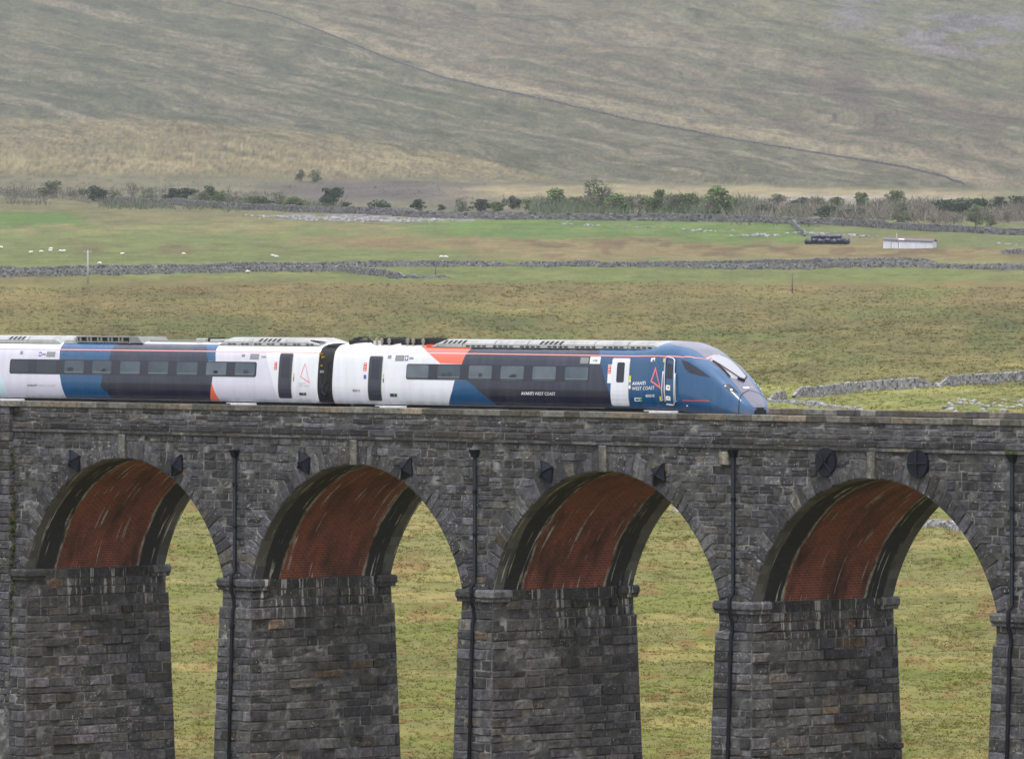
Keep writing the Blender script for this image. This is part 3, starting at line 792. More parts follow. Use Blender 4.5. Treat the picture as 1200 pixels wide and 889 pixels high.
    # --- arch rings
    for i, xc in enumerate(ALLARCH):
        for side in (0, 1):
            mb = MB(); ang = -AMAX; lim = PITCH/2 if i > 0 else 99
            K = .26/RAD
            edges = [-AMAX]
            while edges[-1] < -K-.02:
                w = rs.uniform(.36, .54)/RAD
                nx_ = edges[-1]+w
                if nx_ > -K-.035: nx_ = -K
                edges.append(nx_)
            right = [AMAX]
            while right[-1] > K+.02:
                nx_ = right[-1]-rs.uniform(.36, .54)/RAD
                if nx_ < K+.035: nx_ = K
                right.append(nx_)
            segs = list(zip(edges[:-1], edges[1:]))+[(b, a) for a, b in zip(right[:-1], right[1:])]
            yy = 0 if side == 0 else DEEP; sg = -1 if side == 0 else 1
            for a0, a1 in segs:
                am = (a0+a1)/2
                ro = RAD+rs.choice((.55, .66, .78, .9, 1.05))
                if abs(math.sin(am))*ro > PITCH/2-.02: ro = (PITCH/2-.02)/abs(math.sin(am))
                if ro < RAD+.3: ro = RAD+.3
                P = lambda u, v, d: (xc+v*math.sin(u), yy+sg*(d+.012), ZC+v*math.cos(u))
                # u is an angle: build the block with metre-sized joints by scaling
                Pm = lambda u, v, d, P=P: P(u/RAD, v, d)
                stone(mb, Pm, a0*RAD, a1*RAD, RAD-.002, ro, rs.choice((.01, .02, .03, .045)), stone_col(.98))
            na_ = 48; bk = []
            for q in range(na_+1):
                t = -AMAX+2*AMAX*q/na_
                for r_ in (RAD-.001, RAD+.30): bk.append((xc+r_*math.sin(t), yy+sg*.006, ZC+r_*math.cos(t)))
            mb.add(bk, [(2*q, 2*q+1, 2*q+3, 2*q+2) for q in range(na_)], 0, (.05, .05, .05))
            ar = part(mb, 'arch_ring', [S_], col=True)
            if side == 0:
                mk = MB()
                stone(mk, lambda u, v, d: (xc+u, -.13-d, v), -.24, .24, ZCR-.03, -1.37, .02, (.15, .145, .13))
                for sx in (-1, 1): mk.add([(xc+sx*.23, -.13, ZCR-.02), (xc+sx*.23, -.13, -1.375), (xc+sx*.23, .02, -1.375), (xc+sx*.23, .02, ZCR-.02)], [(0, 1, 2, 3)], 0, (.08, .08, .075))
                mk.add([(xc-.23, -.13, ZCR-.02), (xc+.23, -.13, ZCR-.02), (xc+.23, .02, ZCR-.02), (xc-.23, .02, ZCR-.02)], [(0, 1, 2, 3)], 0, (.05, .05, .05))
                part(mk, 'keystone', [S_], ar, col=True)
        # barrel
        na, nd = 60, 22
        vs, uv = [], []
        for a in range(na+1):
            t = -AMAX+2*AMAX*a/na
            for d in range(nd+1):
                y = DEEP*d/nd
                r = RAD+(rs.uniform(-.012, .012) if 0 < d < nd else 0)
                vs.append((xc+r*math.sin(t), y, ZC+r*math.cos(t))); uv.append((y, t*RAD+i*37.7, 0))
        m = MB(); m.add(vs, [(a*(nd+1)+d, a*(nd+1)+d+1, (a+1)*(nd+1)+d+1, (a+1)*(nd+1)+d) for a in range(na) for d in range(nd)])
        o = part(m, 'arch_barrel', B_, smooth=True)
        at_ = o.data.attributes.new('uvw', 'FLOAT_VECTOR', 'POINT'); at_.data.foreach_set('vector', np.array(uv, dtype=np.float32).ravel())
    # --- piers
    allp = [KING]+PIERS+LEFT_PIERS
    ZB_ = -25.0
    def pick(sgn, i, u0, u1, z0, z1):
        for k, uu, zz in ((0, 1.3, -8.3), (3, 5.7, -8.62)):
            if sgn == 1 and i == k and u0 < uu < u1 and z0 < zz < z1: return (.17, .10, .062)
        q = stone_col(1.12); return (q[0]*1.05, q[1], q[2]*.94)
    def grow(z): return (0 if z > -8.75 else .085)+(ZI-z)*.022
    def growf(z): return (0 if z > -8.75 else .085)+(ZI-z)*.034
    for i, (a, b) in enumerate(allp):
        mb = MB()
        vs = []
        for z in (ZI, -8.7499, -8.7501, ZB_):
            g, gf = grow(z), growf(z)
            vs += [(a-g, -gf, z), (b+g, -gf, z), (b+g, DEEP+gf, z), (a-g, DEEP+gf, z)]
        fs = []
        for k in range(3):
            for q in range(4): fs.append((k*4+q, (k+1)*4+q, (k+1)*4+(q+1) % 4, k*4+(q+1) % 4))
        fs += [(0, 1, 2, 3), (15, 14, 13, 12)]
        mb.add(vs, fs, 1)
        cs = courses(-17.2, -8.75, .27, .52); cs = courses(-8.75, ZI-.46, .29, .44)+cs
        for z0, z1 in cs:
            zm = (z0+z1)/2; g, gf = grow(zm), growf(zm)
            # front
            if i > 0 or True:
                for u0, u1 in run(a-g, b+g, .45, 1.15):
                    if i == 0 and u1 < kx1-.1: continue
                    stone(mb, lambda u, v, d: (u, -growf(v-.001)-d, v), max(u0, kx1+.02) if i == 0 else u0, u1, z0, z1, rs.choice((.01, .02, .04, .06)), stone_col(1.0))
            # reveals facing right (seen) and left
            for sgn, xe in ((1, b), (-1, a)):
                lo, hi = (.5, 1.35)
                for u0, u1 in run(-gf, DEEP+gf, lo, hi):
                    p = rs.choice((.0, .015, .03, .05, .075))
                    if rs.random() < .06: p = rs.uniform(.12, .19)
                    stone(mb, (lambda u, v, d, s=sgn, e=xe: (e+s*(grow(v-.001)+d), u, v)), u0, u1, z0, z1, p, pick(sgn, i, u0, u1, z0, z1), rough=.022)
        # flush course at the springing between the impost returns
        for u0, u1 in run(.95, DEEP-.95, .6, 1.4):
            for sgn, xe in ((1, b), (-1, a)):
                stone(mb, (lambda u, v, d, s=sgn, e=xe: (e+s*d, u, v)), u0, u1, ZI-.46, ZI, .03, stone_col(1.0))
        pr = part(mb, 'pier', [S_, M_], col=True)
        for y0, y1 in ((-.26, .95), (DEEP-.95, DEEP+.26)):
            im = MB(); segs = run(a-.26, b+.26, .7, 1.3)
            for u0, u1 in segs:
                c = stone_col(1.1); e = rs.uniform(-.012, .012)
                im.box(u0+.006, u1-.006, y0+e, y1+e, ZI-.37, ZI+.02, 0, c, .09)
                im.box(u0+.006+(.09 if u0 < a else 0), u1-.006-(.09 if u1 > b else 0), y0+.09+e, y1-.09+e, ZI-.49, ZI-.36, 0, c, .02)
            part(im, 'impost', [S_], pr, col=True)
    mb = MB(); stone(mb, lambda u, v, d: (u, -.16-d, v), 37.95, 38.5, -2.05, -1.5, .05, (.26, .235, .19)); mb.box(37.97, 38.48, -.17, -.005, -2.03, -1.52, 0, (.22, .2, .16)); part(mb, 'corbel_stone', [S_], col=True)
    # --- downpipes
    for i, (a, b) in enumerate(PIERS[:4]):
        xm = (a+b)/2; top = (-2.05, -1.79, -1.53, -1.45)[i]
        m = MB(); r = .085
        dz = -.14
        pts = [(xm, dz-.02, top), (xm, dz-.02, ZI+.32), (xm, -.37, ZI+.12), (xm, -.37, ZI-.5), (xm, -.24, ZI-.75)]
        for z in (-8.7, -8.9, -12, -17.5): pts.append((xm, -growf(z)-.16, z))
        m.tube(pts, r, 10)
        dp = part(m, 'downpipe', iron, smooth=True)
        h = MB()
        h.add([(xm-.19, -.36, top+.12), (xm+.19, -.36, top+.12), (xm+.19, -.03, top+.12), (xm-.19, -.03, top+.12),
               (xm-.09, -.24, top-.20), (xm+.09, -.24, top-.20), (xm+.09, -.06, top-.20), (xm-.09, -.06, top-.20)],
              [(0, 1, 2, 3), (7, 6, 5, 4), (0, 4, 5, 1), (1, 5, 6, 2), (2, 6, 7, 3), (3, 7, 4, 0)])
        part(h, 'hopper_head', iron, dp)
        for z in (-3.4, -5.2, -9.6, -11.4, -13.2, -15):
            h = MB(); h.tube([(xm, (-.16 if z > ZI else -growf(z)-.16), z-.06), (xm, (-.16 if z > ZI else -growf(z)-.16), z+.06)], r*1.35, 10)
            part(h, 'pipe_collar', iron, dp)
        if i == 3:
            gm = MB()
            for k in range(26):
                x, y, z = xm+rs.uniform(-.22, .22), -.2+rs.uniform(-.18, .18), top+.1; q = rs.uniform(.12, .3); s2 = rs.uniform(-.15, .15)
                gm.add([(x-.05, y, z), (x+.05, y, z), (x+s2, y-.05, z+q)], [(0, 1, 2)])
            part(gm, 'weed_tuft', plain('weed_green', (.07, .12, .02), .9, .1), dp)
    # --- pattress plates over the arches
    iron2 = plain('dark_iron_plate', (.007, .0085, .016), .6, .2, 0, .35, 5)
    def diamond(x, z, tilt):
        m = MB(); ca, sa = math.cos(tilt), math.sin(tilt)
        R = lambda u, v, d: (x+u*ca-v*sa, -.12-d, z+u*sa+v*ca)
        w, h = .44, .56
        out = [R(-w, 0, 0), R(0, -h, 0), R(w, 0, 0), R(0, h, 0)]
        back = [(p[0], .03, p[2]) for p in out]
        pk = R(0, 0, .20)
        m.add(out+[pk]+back, [(0, 1, 4), (1, 2, 4), (2, 3, 4), (3, 0, 4), (0, 5, 6, 1), (1, 6, 7, 2), (2, 7, 8, 3), (3, 8, 5, 0)])
        for (u0, v0), (u1, v1) in (((-w, 0), (w, 0)), ((0, -h), (0, h))):
            m.tube([R(u0, v0, .02), R(0, 0, .23), R(u1, v1, .02)], .028, 6)
        m.tube([R(0, 0, .1), R(0, 0, .3)], .07, 8)
        return m
    for x, z, t in ((-3.33, -2.61, .55), (3.76, -2.68, -.55), (12.25, -2.41, .55), (18.86, -2.55, -.55), (27.57, -2.53, .55), (34.33, -2.50, -.55)):
        part(diamond(x, z, t), 'tie_plate', iron2)
    for x, z, t in ((43.97, -1.81, .78), (49.09, -1.79, .04)):
        m = MB(); n = 28; R_ = .56
        m.tube([(x, .03, z), (x, -.16, z)], R_, n)
        for k in range(2):
            a = t+k*PI/2; dx, dz = math.cos(a)*R_*.94, math.sin(a)*R_*.94
            m.tube([(x-dx, -.165, z-dz), (x, -.24, z), (x+dx, -.165, z+dz)], .035, 6)
        m.tube([(x, -.15, z), (x, -.30, z)], .08, 8)
        part(m, 'tie_plate', iron2)
    return root

def mat_coping():
    n = NT_('weathered_coping'); v = n.coords(); c = n.attr()
    mid = n.noise(v, 5, 5, .6)
    c = n.mix(1.0, c, n.ramp(mid, [(.28, (.45, .45, .46)), (.5, (.95, .95, .95)), (.75, (1.4, 1.38, 1.3))]), 'MULTIPLY')
    n.bump(n.noise(v, 11, 5), .6, .04)
    return n.out(c, .9, .2)

def build_track():
    mb = MB(); mb.box(XL, XR, .44, DEEP-.44, -1.9, -1.16)
    b = NT_('ballast'); v = b.coords(); c = b.ramp(b.noise(v, 9, 5, .7), [(.3, (.05, .047, .043)), (.7, (.22, .21, .2))]); b.bump(b.noise(v, 9, 4), 1, .06)
    tag(mb.build('track_bed', b.out(c, .95, .2)), kind='structure', label='ballasted track bed between the parapets')
    t = empty('railway_track', (0, TC, -1.16)); tag(t, 'single railway track under the train along the viaduct deck', 'railway track')
    st = plain('rail_steel', (.10, .075, .06), .5, .5, .4); cc = plain('concrete_sleeper', (.27, .26, .24), .9, .2)
    for sy in (-.7525, .7525):
        m = MB(); m.box(XL, XR, sy-.035, sy+.035, .15, .22); m.box(XL, XR, sy-.07, sy+.07, .075, .10); m.box(XL, XR, sy-.012, sy+.012, .10, .15)
        m.build('rail', st, t)
    m = MB()
    for k in range(int((XR-XL)/.65)): m.box(XL+k*.65, XL+k*.65+.26, -1.25, 1.25, -.10, .074)
    m.build('sleepers', cc, t)
# ----------------------------------------------------------------- the train
def vz(z): return v_of_z(z)
def sv_poly(pts, ds=.07):
    """triangulate a polygon given in (s, v) and cut it along the section knots and along s"""
    bm = bmesh.new()
    vs = [bm.verts.new((p[0], p[1], 0)) for p in pts]
    bm.faces.new(vs)
    bmesh.ops.triangulate(bm, faces=bm.faces[:])
    lo = min(p[1] for p in pts); hi = max(p[1] for p in pts)
    for k in list(V)+[2-q for q in V]:
        if lo < k < hi:
            bmesh.ops.bisect_plane(bm, geom=bm.verts[:]+bm.edges[:]+bm.faces[:], plane_co=(0, k, 0), plane_no=(0, 1, 0), dist=1e-6)
    a = min(p[0] for p in pts); b = max(p[0] for p in pts)
    if b > 29.6:
        x = max(29.6, math.floor(a/ds)*ds)
        while x < b:
            if x > a: bmesh.ops.bisect_plane(bm, geom=bm.verts[:]+bm.edges[:]+bm.faces[:], plane_co=(x, 0, 0), plane_no=(1, 0, 0), dist=1e-6)
            x += ds
    return bm
def skin_pt(s, v, off):
    e = 2e-3
    p = np.array([float(q) for q in S(s, v)])
    a = np.array([float(q) for q in S(min(s+e, 36.04), v)])-np.array([float(q) for q in S(min(s+e, 36.04)-2*e, v)])
    b = np.array([float(q) for q in S(s, v+e)])-np.array([float(q) for q in S(s, v-e)])
    n = np.cross(a, b); n = n/(np.linalg.norm(n)+1e-12)
    if n[1]*(p[1]-TC)+n[2]*(p[2]-1.2)+n[0]*(max(0, p[0]-33))*.3 < 0: n = -n
    return tuple(p+n*off)
def decal(mb, pts, off=.004, m=0):
    bm = sv_poly(pts)
    bm.verts.ensure_lookup_table(); bm.verts.index_update()
    vs = [skin_pt(v.co.x, v.co.y, off) for v in bm.verts]
    fs = []
    for f in bm.faces:
        ids = [v.index for v in f.verts]
        p = [Vector(vs[i]) for i in ids]; n = (p[1]-p[0]).cross(p[2]-p[0])
        c = sum(p, Vector())/len(p)
        w = Vector((max(0, c.x-33)*.3, c.y-TC, c.z-1.2))
        fs.append(ids if n.dot(w) > 0 else ids[::-1])
    mb.add(vs, fs, m); bm.free()
def rrect(s0, s1, v0, v1, r=.07, n=4):
    """rounded rectangle in (s, v); r in metres"""
    k = (V[-1]-V[1])/ (np.sum(np.hypot(np.diff(SZ), np.diff(SH))[1:]))
    rv = r*k; out = []
    for cx, cy, a0 in ((s1-r, v1-rv, 0), (s0+r, v1-rv, 90), (s0+r, v0+rv, 180), (s1-r, v0+rv, 270)):
        for i in range(n+1):
            a = math.radians(a0+90*i/n); out.append((cx+r*math.cos(a), cy+rv*math.sin(a)))
    return out
def strip_poly(line, w):
    """ribbon of half-height w (in v) along a polyline in (s, v)"""
    return [(s, v-w) for s, v in line]+[(s, v+w) for s, v in line[::-1]]
def quad(r): return [(r[0], r[2]), (r[1], r[2]), (r[1], r[3]), (r[0], r[3])]
def frame_decal(mb, pts, w, off, m):
    """outlined polygon (s, v)"""
    n = len(pts); cx = sum(p[0] for p in pts)/n; cy = sum(p[1] for p in pts)/n
    inn = [(p[0]+(cx-p[0])*w, p[1]+(cy-p[1])*w) for p in pts]
    for i in range(n):
        j = (i+1) % n
        decal(mb, [pts[i], pts[j], inn[j], inn[i]], off, m)
def coach_shell(mb, s0, s1, ss, mats, close0=True, close1=True):
    """mats(s, v) -> slot for every facet"""
    vv = list(V)+[2-q for q in V[::-1][1:]]
    base = len(mb.v); nv = len(vv)
    for s in ss:
        k = 1.0
        if close0 and s < s0+.12: k = 1-.05*(1-(s-s0)/.12)**2
        if close1 and s > s1-.12: k = 1-.05*(1-(s1-s)/.12)**2
        x, y, z = S(np.full(nv, s), np.array(vv))
        for a in range(nv): mb.v.append((float(x[a]), TC+(float(y[a])-TC)*k, 1.3+(float(z[a])-1.3)*k))
    for i in range(len(ss)-1):
        for a in range(nv-1):
            mb.f.append((base+i*nv+a, base+(i+1)*nv+a, base+(i+1)*nv+a+1, base+i*nv+a+1))
            mb.m.append(mats((ss[i]+ss[i+1])/2, (vv[a]+vv[a+1])/2)); mb.c.append((1, 1, 1))
    mb.f.append(tuple(base+a for a in range(nv))[::-1]); mb.m.append(0); mb.c.append((1, 1, 1))
    e = base+(len(ss)-1)*nv
    mb.f.append(tuple(e+a for a in range(nv))); mb.m.append(0 if close1 else 7); mb.c.append((1, 1, 1))
def text_mesh(txt, bold=0):
    cu = bpy.data.curves.new('lettering', 'FONT'); cu.body = txt; cu.size = 1; cu.offset = bold
    cu.resolution_u = 3
    o = bpy.data.objects.new('lettering', cu); COL.objects.link(o)
    dg = bpy.context.evaluated_depsgraph_get(); dg.update()
    me = bpy.data.meshes.new_from_object(o.evaluated_get(dg))
    vs = np.array([tuple(v.co) for v in me.vertices]); fs = [tuple(p.vertices) for p in me.polygons]
    bpy.data.objects.remove(o); bpy.data.curves.remove(cu); bpy.data.meshes.remove(me)
    return vs, fs
def put_text(mb, txt, r, m=0, bold=0, off=.007):
    """fit text into the (s0, s1, v0, v1) rectangle on the coach side"""
    vs, fs = text_mesh(txt, bold)
    a, b = vs.min(0), vs.max(0)
    P = [skin_pt(r[0]+(v[0]-a[0])/(b[0]-a[0])*(r[1]-r[0]), r[2]+(v[1]-a[1])/(b[1]-a[1])*(r[3]-r[2]), off) for v in vs]
    out = []
    for f in fs:
        p = [Vector(P[i]) for i in f[:3]]
        out.append(f if (p[1]-p[0]).cross(p[2]-p[0]).y < 0 else f[::-1])
    mb.add(P, out, m)
def pod(mb, s0, s1, z0, z1, hw=.98, m=0, n=1, t0=.5, t1=.5, gap=.02):
    """rounded roof fairing split into n covers, ends sloping over t0 and t1"""
    for k in range(n):
        a = s0+(s1-s0)*k/n+gap; b = s0+(s1-s0)*(k+1)/n-gap
        ta = t0 if k == 0 else .0; tb = t1 if k == n-1 else .0
        prof = [(-hw, 0), (-hw*.985, .45), (-hw*.86, .82), (-hw*.6, .97), (0, 1), (hw*.6, .97), (hw*.86, .82), (hw*.985, .45), (hw, 0)]
        st = [(a, .05 if ta else 1), (a+ta*.35, .55 if ta else 1), (a+ta, 1), (b-tb, 1), (b-tb*.35, .55 if tb else 1), (b, .05 if tb else 1)]
        st2 = []
        for q in st:
            if not st2 or q[0] > st2[-1][0]+1e-4: st2.append(q)
        base = len(mb.v); N = len(prof)
        vs = [(s, TC+y, z0+(z1-z0)*h*g) for s, g in st2 for y, h in prof]
        fs = [(i*N+j, (i+1)*N+j, (i+1)*N+j+1, i*N+j+1) for i in range(len(st2)-1) for j in range(N-1)]
        fs += [tuple(range(N))[::-1], tuple((len(st2)-1)*N+j for j in range(N))]
        mb.add(vs, fs, m)
def slots(mb, s, n, z0, z1, hw, m, step=.30, w=.17):
    """slanted air slots on the near slope of a fairing"""
    H = z1-z0
    for k in range(n):
        a = s+k*step
        P = lambda x, q: (x, TC-hw*(.985+(.86-.985)*q)-.006, z0+H*(.45+(.82-.45)*q)+.004)
        mb.add([P(a, .0), P(a+w, .0), P(a+w+.09, 1.05), P(a+.09, 1.05)], [(0, 1, 2, 3)], m)
def bogie(root, s, M):
    b = MB(); z = -.94
    for sy in (-1.02, 1.02):
        b.box(s-1.75, s+1.75, TC+sy-.09, TC+sy+.09, -.56, -.30, 0, bev=.02)
        b.box(s-.55, s+.55, TC+sy-.14, TC+sy+.14, -.70, -.22, 0, bev=.02)
        for a in (-1.3, 1.3): b.box(s+a-.22, s+a+.22, TC+sy-.12, TC+sy+.12, -.66, -.2, 0, bev=.02)
    b.box(s-.3, s+.3, TC-1, TC+1, -.5, -.12)
    o = b.build('bogie', M['under'], root)
    for a in (-1.3, 1.3):
        w = MB()
        for sy in (-.75, .75): w.tube([(s+a, TC+sy-.065, z+.43), (s+a, TC+sy+.065, z+.43)], .43, 20)
        w.tube([(s+a, TC-.9, z+.43), (s+a, TC+.9, z+.43)], .08, 8)
        w.build('wheelset', M['steel'], o)
    d = MB(); yb = TC-1.28
    d.box(s-.75, s+.75, yb, yb+.09, -.07, .03, bev=.012); d.box(s-.2, s+.35, yb-.03, yb+.05, -.16, -.02, bev=.012)
    d.box(s-1.25, s-.7, yb+.02, yb+.07, -.01, .035)
    d.tube([(s-.9, yb, -.05), (s-.3, yb, -.12)], .04, 8)
    d.build('yaw_damper', M['pale'], o)

def build_train():
    M = dict(white=paint('white_coach_paint', (.72, .73, .77)), lilac=paint('pale_lilac_paint', (.62, .60, .69)), blue=paint('blue_coach_paint', (.0, .066, .175)),
             navy=paint('dark_slate_paint', (.008, .011, .031)), coral=paint('coral_paint', (.80, .135, .07)), grey=paint('grey_nose_paint', (.12, .115, .165)),
             roof=paint('pale_roof_paint', (.66, .66, .66), .5), pod=paint('grey_white_fairing', (.37, .37, .36), .5, .4), cyan=paint('pale_cyan_paint', (.55, .70, .75)),
             cline=paint('coral_line_paint', (.80, .28, .25)), lav=paint('lavender_line_paint', (.42, .36, .48)))
    M['glass'] = None
    g = NT_('coach_glass'); v = g.coords(scale=(1, 1, 1)); f = g.noise(v, .8, 3)
    M['glass'] = g.out(g.ramp(f, [(.3, (.045, .065, .085)), (.7, (.085, .11, .135))]), .08, .6)
    g = NT_('coach_glass_lower'); v = g.coords(); f = g.noise(v, 1.5, 3)
    M['glow_'] = g.out(g.ramp(f, [(.3, (.035, .045, .055)), (.7, (.06, .075, .09))]), .1, .6)
    g = NT_('coach_glass_dim'); v = g.coords(); f = g.noise(v, 1.1, 3); M['glass2'] = g.out(g.ramp(f, [(.3, (.035, .05, .066)), (.7, (.065, .085, .105))]), .1, .6)
    g = NT_('coach_glass_blind'); v = g.coords(); f = g.noise(v, .9, 3); M['glass3'] = g.out(g.ramp(f, [(.3, (.07, .09, .11)), (.7, (.12, .145, .165))]), .12, .6)
    M['seat'] = plain('seat_back_behind_glass', (.028, .035, .048), .15, .5)
    M['sill_refl'] = plain('painted_sill_reflection', (.16, .18, .18), .3, .5)  # pale strip on the panes: a reflection along the sill, painted as colour
    M['tint'] = plain('tinted_band', (.022, .025, .038), .16, .5, 0, .2, 1)
    M['door'] = plain('dark_door_paint', (.035, .04, .055), .25, .5, 0, .2, 1)
    M['wind'] = plain('windscreen_glass', (.32, .32, .35), .12, .6, 0, .1, 1)  # pale base colour has the sky's reflection in the screen painted in
    M['black'] = plain('black_rubber', (.010, .010, .012), .6, .4)
    M['under'] = plain('dark_underframe', (.022, .022, .022), .8, .2, 0, .4)
    M['steel'] = plain('worn_steel', (.10, .085, .075), .5, .5, .5)
    M['pale'] = plain('light_grey_steel', (.55, .54, .56), .5, .4, 0, .2)
    M['silver'] = plain('silver_handrail', (.58, .58, .62), .3, .5, .3)
    M['red'] = plain('red_notice', (.72, .07, .05), .5); M['yel'] = plain('yellow_marking', (.62, .58, .03), .5); M['wht'] = plain('white_notice', (.78, .78, .78), .5)
    M['ink'] = plain('dark_lettering', (.03, .03, .04), .5); M['pink'] = plain('coral_lettering', (.80, .20, .18), .5); M['gry'] = plain('display_grey', (.24, .25, .25), .4)
    M['ind'] = plain('blue_notice', (.09, .10, .36), .5); M['grn'] = plain('green_label', (.10, .28, .05), .5); M['faint'] = plain('faint_grey_lettering', (.40, .40, .43), .5)
    M['lamp'] = plain('headlamp_lens', (.62, .64, .70), .25, .5); M['conc'] = plain('beige_insulator', (.36, .33, .28), .6)
    TOP = .815                                     # v of the pale roof edge

    # ================= leading carriage
    A = empty('train_carriage', (23.5, TC, -.94))
    tag(A, 'leading train carriage with sloping blue and grey nose, navy middle and white rear', 'train carriage', 'coupled carriages of the train')
    inv = Matrix.Translation(A.location).inverted()
    def part(mb, name, mats, parent, **k):
        o = mb.build(name, mats, parent, **k)
        if parent in ROOTS: o.matrix_parent_inverse = ROOTS[parent]
        return o
    ROOTS = {A: inv}
    slots_m = [M['white'], M['roof'], M['blue'], M['navy'], M['coral'], M['grey'], M['cline'], M['black'], M['tint'], M['lilac'], M['cyan'], M['lav']]
    WH, RF, BL, NV, CO, GR, CL, BK, TI, LI, CY, LV = range(12)
    mb = MB()
    S0 = 10.87
    ss = [S0+.12*k/4 for k in range(5)]+list(np.arange(11.5, 29.6, 1.5))+list(np.arange(29.6, 34.4, .16))+list(np.arange(34.4, 36.0, .07))+[36.0, 36.04]
    def shell_mat(s, v):
        if s < 28.2: return RF if TOP < v < 2-TOP else WH
        if s < 31.0: return RF if TOP < v < 2-TOP else BL
        return BL
    coach_shell(mb, S0, 36.04, ss, shell_mat, True, False)
    lo = .255
    zb = F_P['blue_low']; nl = F_P['navy_l']; nr = F_P['navy_r']
    # dark slate flank, then blue wedge and coral flash, then the blue nose side
    decal(mb, [(nl[0][0], TOP), nl[0], nl[1], nl[2], nl[3], (21.36, lo), (28.48, lo), nr[3], nr[2], nr[1], nr[0], (nr[0][0], TOP)], .003, NV)
    decal(mb, [(nr[0][0], TOP), nr[0], nr[1], nr[2], nr[3], (28.48, lo), (30.2, lo), (30.2, TOP)], .003, BL)
    decal(mb, [zb[0], zb[1], zb[2], (18.39, lo), (21.36, lo), nl[3], nl[2]], .003, BL)
    c = F_P['coral']; decal(mb, [(c[0][0], TOP), c[0], c[1], c[2], c[3], (c[3][0], TOP)], .004, CO)
    b1 = F_R['band1']; decal(mb, rrect(b1[0], 27.2, b1[2], b1[3], .12), .006, TI)
    # coral line below the roof edge
    cl = F_P['corl']; 
    decal(mb, strip_poly([(S0+.05, .728), (19.55, .7245)], .0035), .0075, LI)
    decal(mb, strip_poly([(19.55, .7245), (27.6, .719), (29.6, .7164), (30.4, .709), (31.0, .6955), (31.65, .6885), (32.1, .6975), (32.65, .7178), (33.2, .7756), (33.59, .848)], .0045), .0075, CL)
    gb = [(31.2, 1.0), (31.45, .835)]+[(s, v) for s, v in F_P['greyb']][1:-2]
    gfar = [(s, 2-v) for s, v in gb][::-1]
    gp = gb+[(35.97, .78), (36.03, .78)]
    # grey bonnet: near half and far half, each from the livery edge to the centre line
    near = [(31.1, 1.0), (31.45, .835)]+F_P['greyb'][1:13]+[(35.98, .80), (36.03, .80), (36.03, 1.0)]
    decal(mb, near, .005, GR)
    decal(mb, [(s, 2-v) for s, v in near][::-1], .005, GR)
    decal(mb, strip_poly([(33.59, .852), (33.53, .91), (33.44, 1.0)], .001)[:3]+[(33.36, 1.0), (33.45, .91), (33.51, .856)], .007, CL)
    # coupler hatch: black shut line and black lower lip
    ht = [(35.655, .30)]+F_P['hatch'][1:5]+[(35.39, 1.0)]
    line = ht+[(2*35.39-0, 0)][:0]
    decal(mb, ht+[(s-.035, v) for s, v in ht[::-1]], .006, BK)
    hf = [(s, 2-v) for s, v in ht]
    decal(mb, hf+[(s-.035, v) for s, v in hf[::-1]], .006, BK)
    body = part(mb, 'body', slots_m, A)
    # nose tip bumper
    m = MB(); tip = []
    for k in range(13):
        a = -PI/2+PI*k/12; tip.append((35.70+.355*math.cos(a), TC+.64*math.sin(a)))
    nT = len(tip)
    vs = [(x, y, z) for z in (-.35, .18, .20) for x, y in tip]
    m.add(vs, [(j*nT+i, j*nT+i+1, (j+1)*nT+i+1, (j+1)*nT+i) for j in range(2) for i in range(nT-1)]+[tuple(2*nT+i for i in range(nT))])
    part(m, 'nose_bumper', M['black'], A)
    rw = random.Random(3)
    def seats(m, r):
        for k in range(rw.choice((0, 1, 2))):
            a = r[0]+.15+rw.uniform(0, r[1]-r[0]-.6); decal(m, rrect(a, a+rw.uniform(.22, .34), .512, .512+rw.uniform(.02, .045), .05), .0125, 3)
    # side windows
    for r in F_R['win']:
        m = MB(); decal(m, rrect(r[0], r[1], .4905, .6165, .09), .010, 0)
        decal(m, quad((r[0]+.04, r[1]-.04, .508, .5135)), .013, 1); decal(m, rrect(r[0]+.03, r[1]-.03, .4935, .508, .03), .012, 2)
        seats(m, r); part(m, 'window', [rw.choice((M['glass'], M['glass2'], M['glass3'])), M['sill_refl'], M['glow_'], M['seat']], A)
    # doors
    def door(R, mat, seal, win=None):
        m = MB(); decal(m, rrect(R[0]-.03, R[1]+.03, R[2]-.006, R[3]+.006, .10), .008, 1); decal(m, rrect(R[0], R[1], R[2], R[3], .09), .014, 0)
        return m
    r = F_R['door_rear']; m = door(r, 0, 1); decal(m, rrect(r[0]+.16, r[1]-.16, .48, .665, .08), .018, 2)
    part(m, 'door', [M['door'], M['conc'], M['tint']], A)
    r = F_R['door_front']; d = part(door(r, 0, 1), 'door', [M['white'], M['conc']], A); d['label'] = 'white door with a dark window'
    m = MB(); w = F_R['door_win']; decal(m, rrect(w[0], w[1], w[2], w[3], .08), .020, 0); part(m, 'window', M['tint'], d)
    cd = F_R['cabdoor']; m = MB(); decal(m, rrect(cd[0]-.02, cd[1]+.02, .30, .69, .06), .006, 1); decal(m, rrect(cd[0], cd[1], .305, .686, .06), .009, 0)
    cdo = part(m, 'cab_door', [M['blue'], M['navy']], A)
    m = MB(); w = F_R['cabwin']; decal(m, rrect(w[0], w[1], w[2], w[3], .04), .014, 0); part(m, 'window', M['tint'], cdo)
    def rail(pts, off=.085, r=.028):
        m = MB(); P = [skin_pt(pts[0][0], pts[0][1], .0)]+[skin_pt(s, v, off) for s, v in pts]+[skin_pt(pts[-1][0], pts[-1][1], .0)]
        m.tube(P, r, 8); part(m, 'handrail', M['silver'], A, smooth=True)
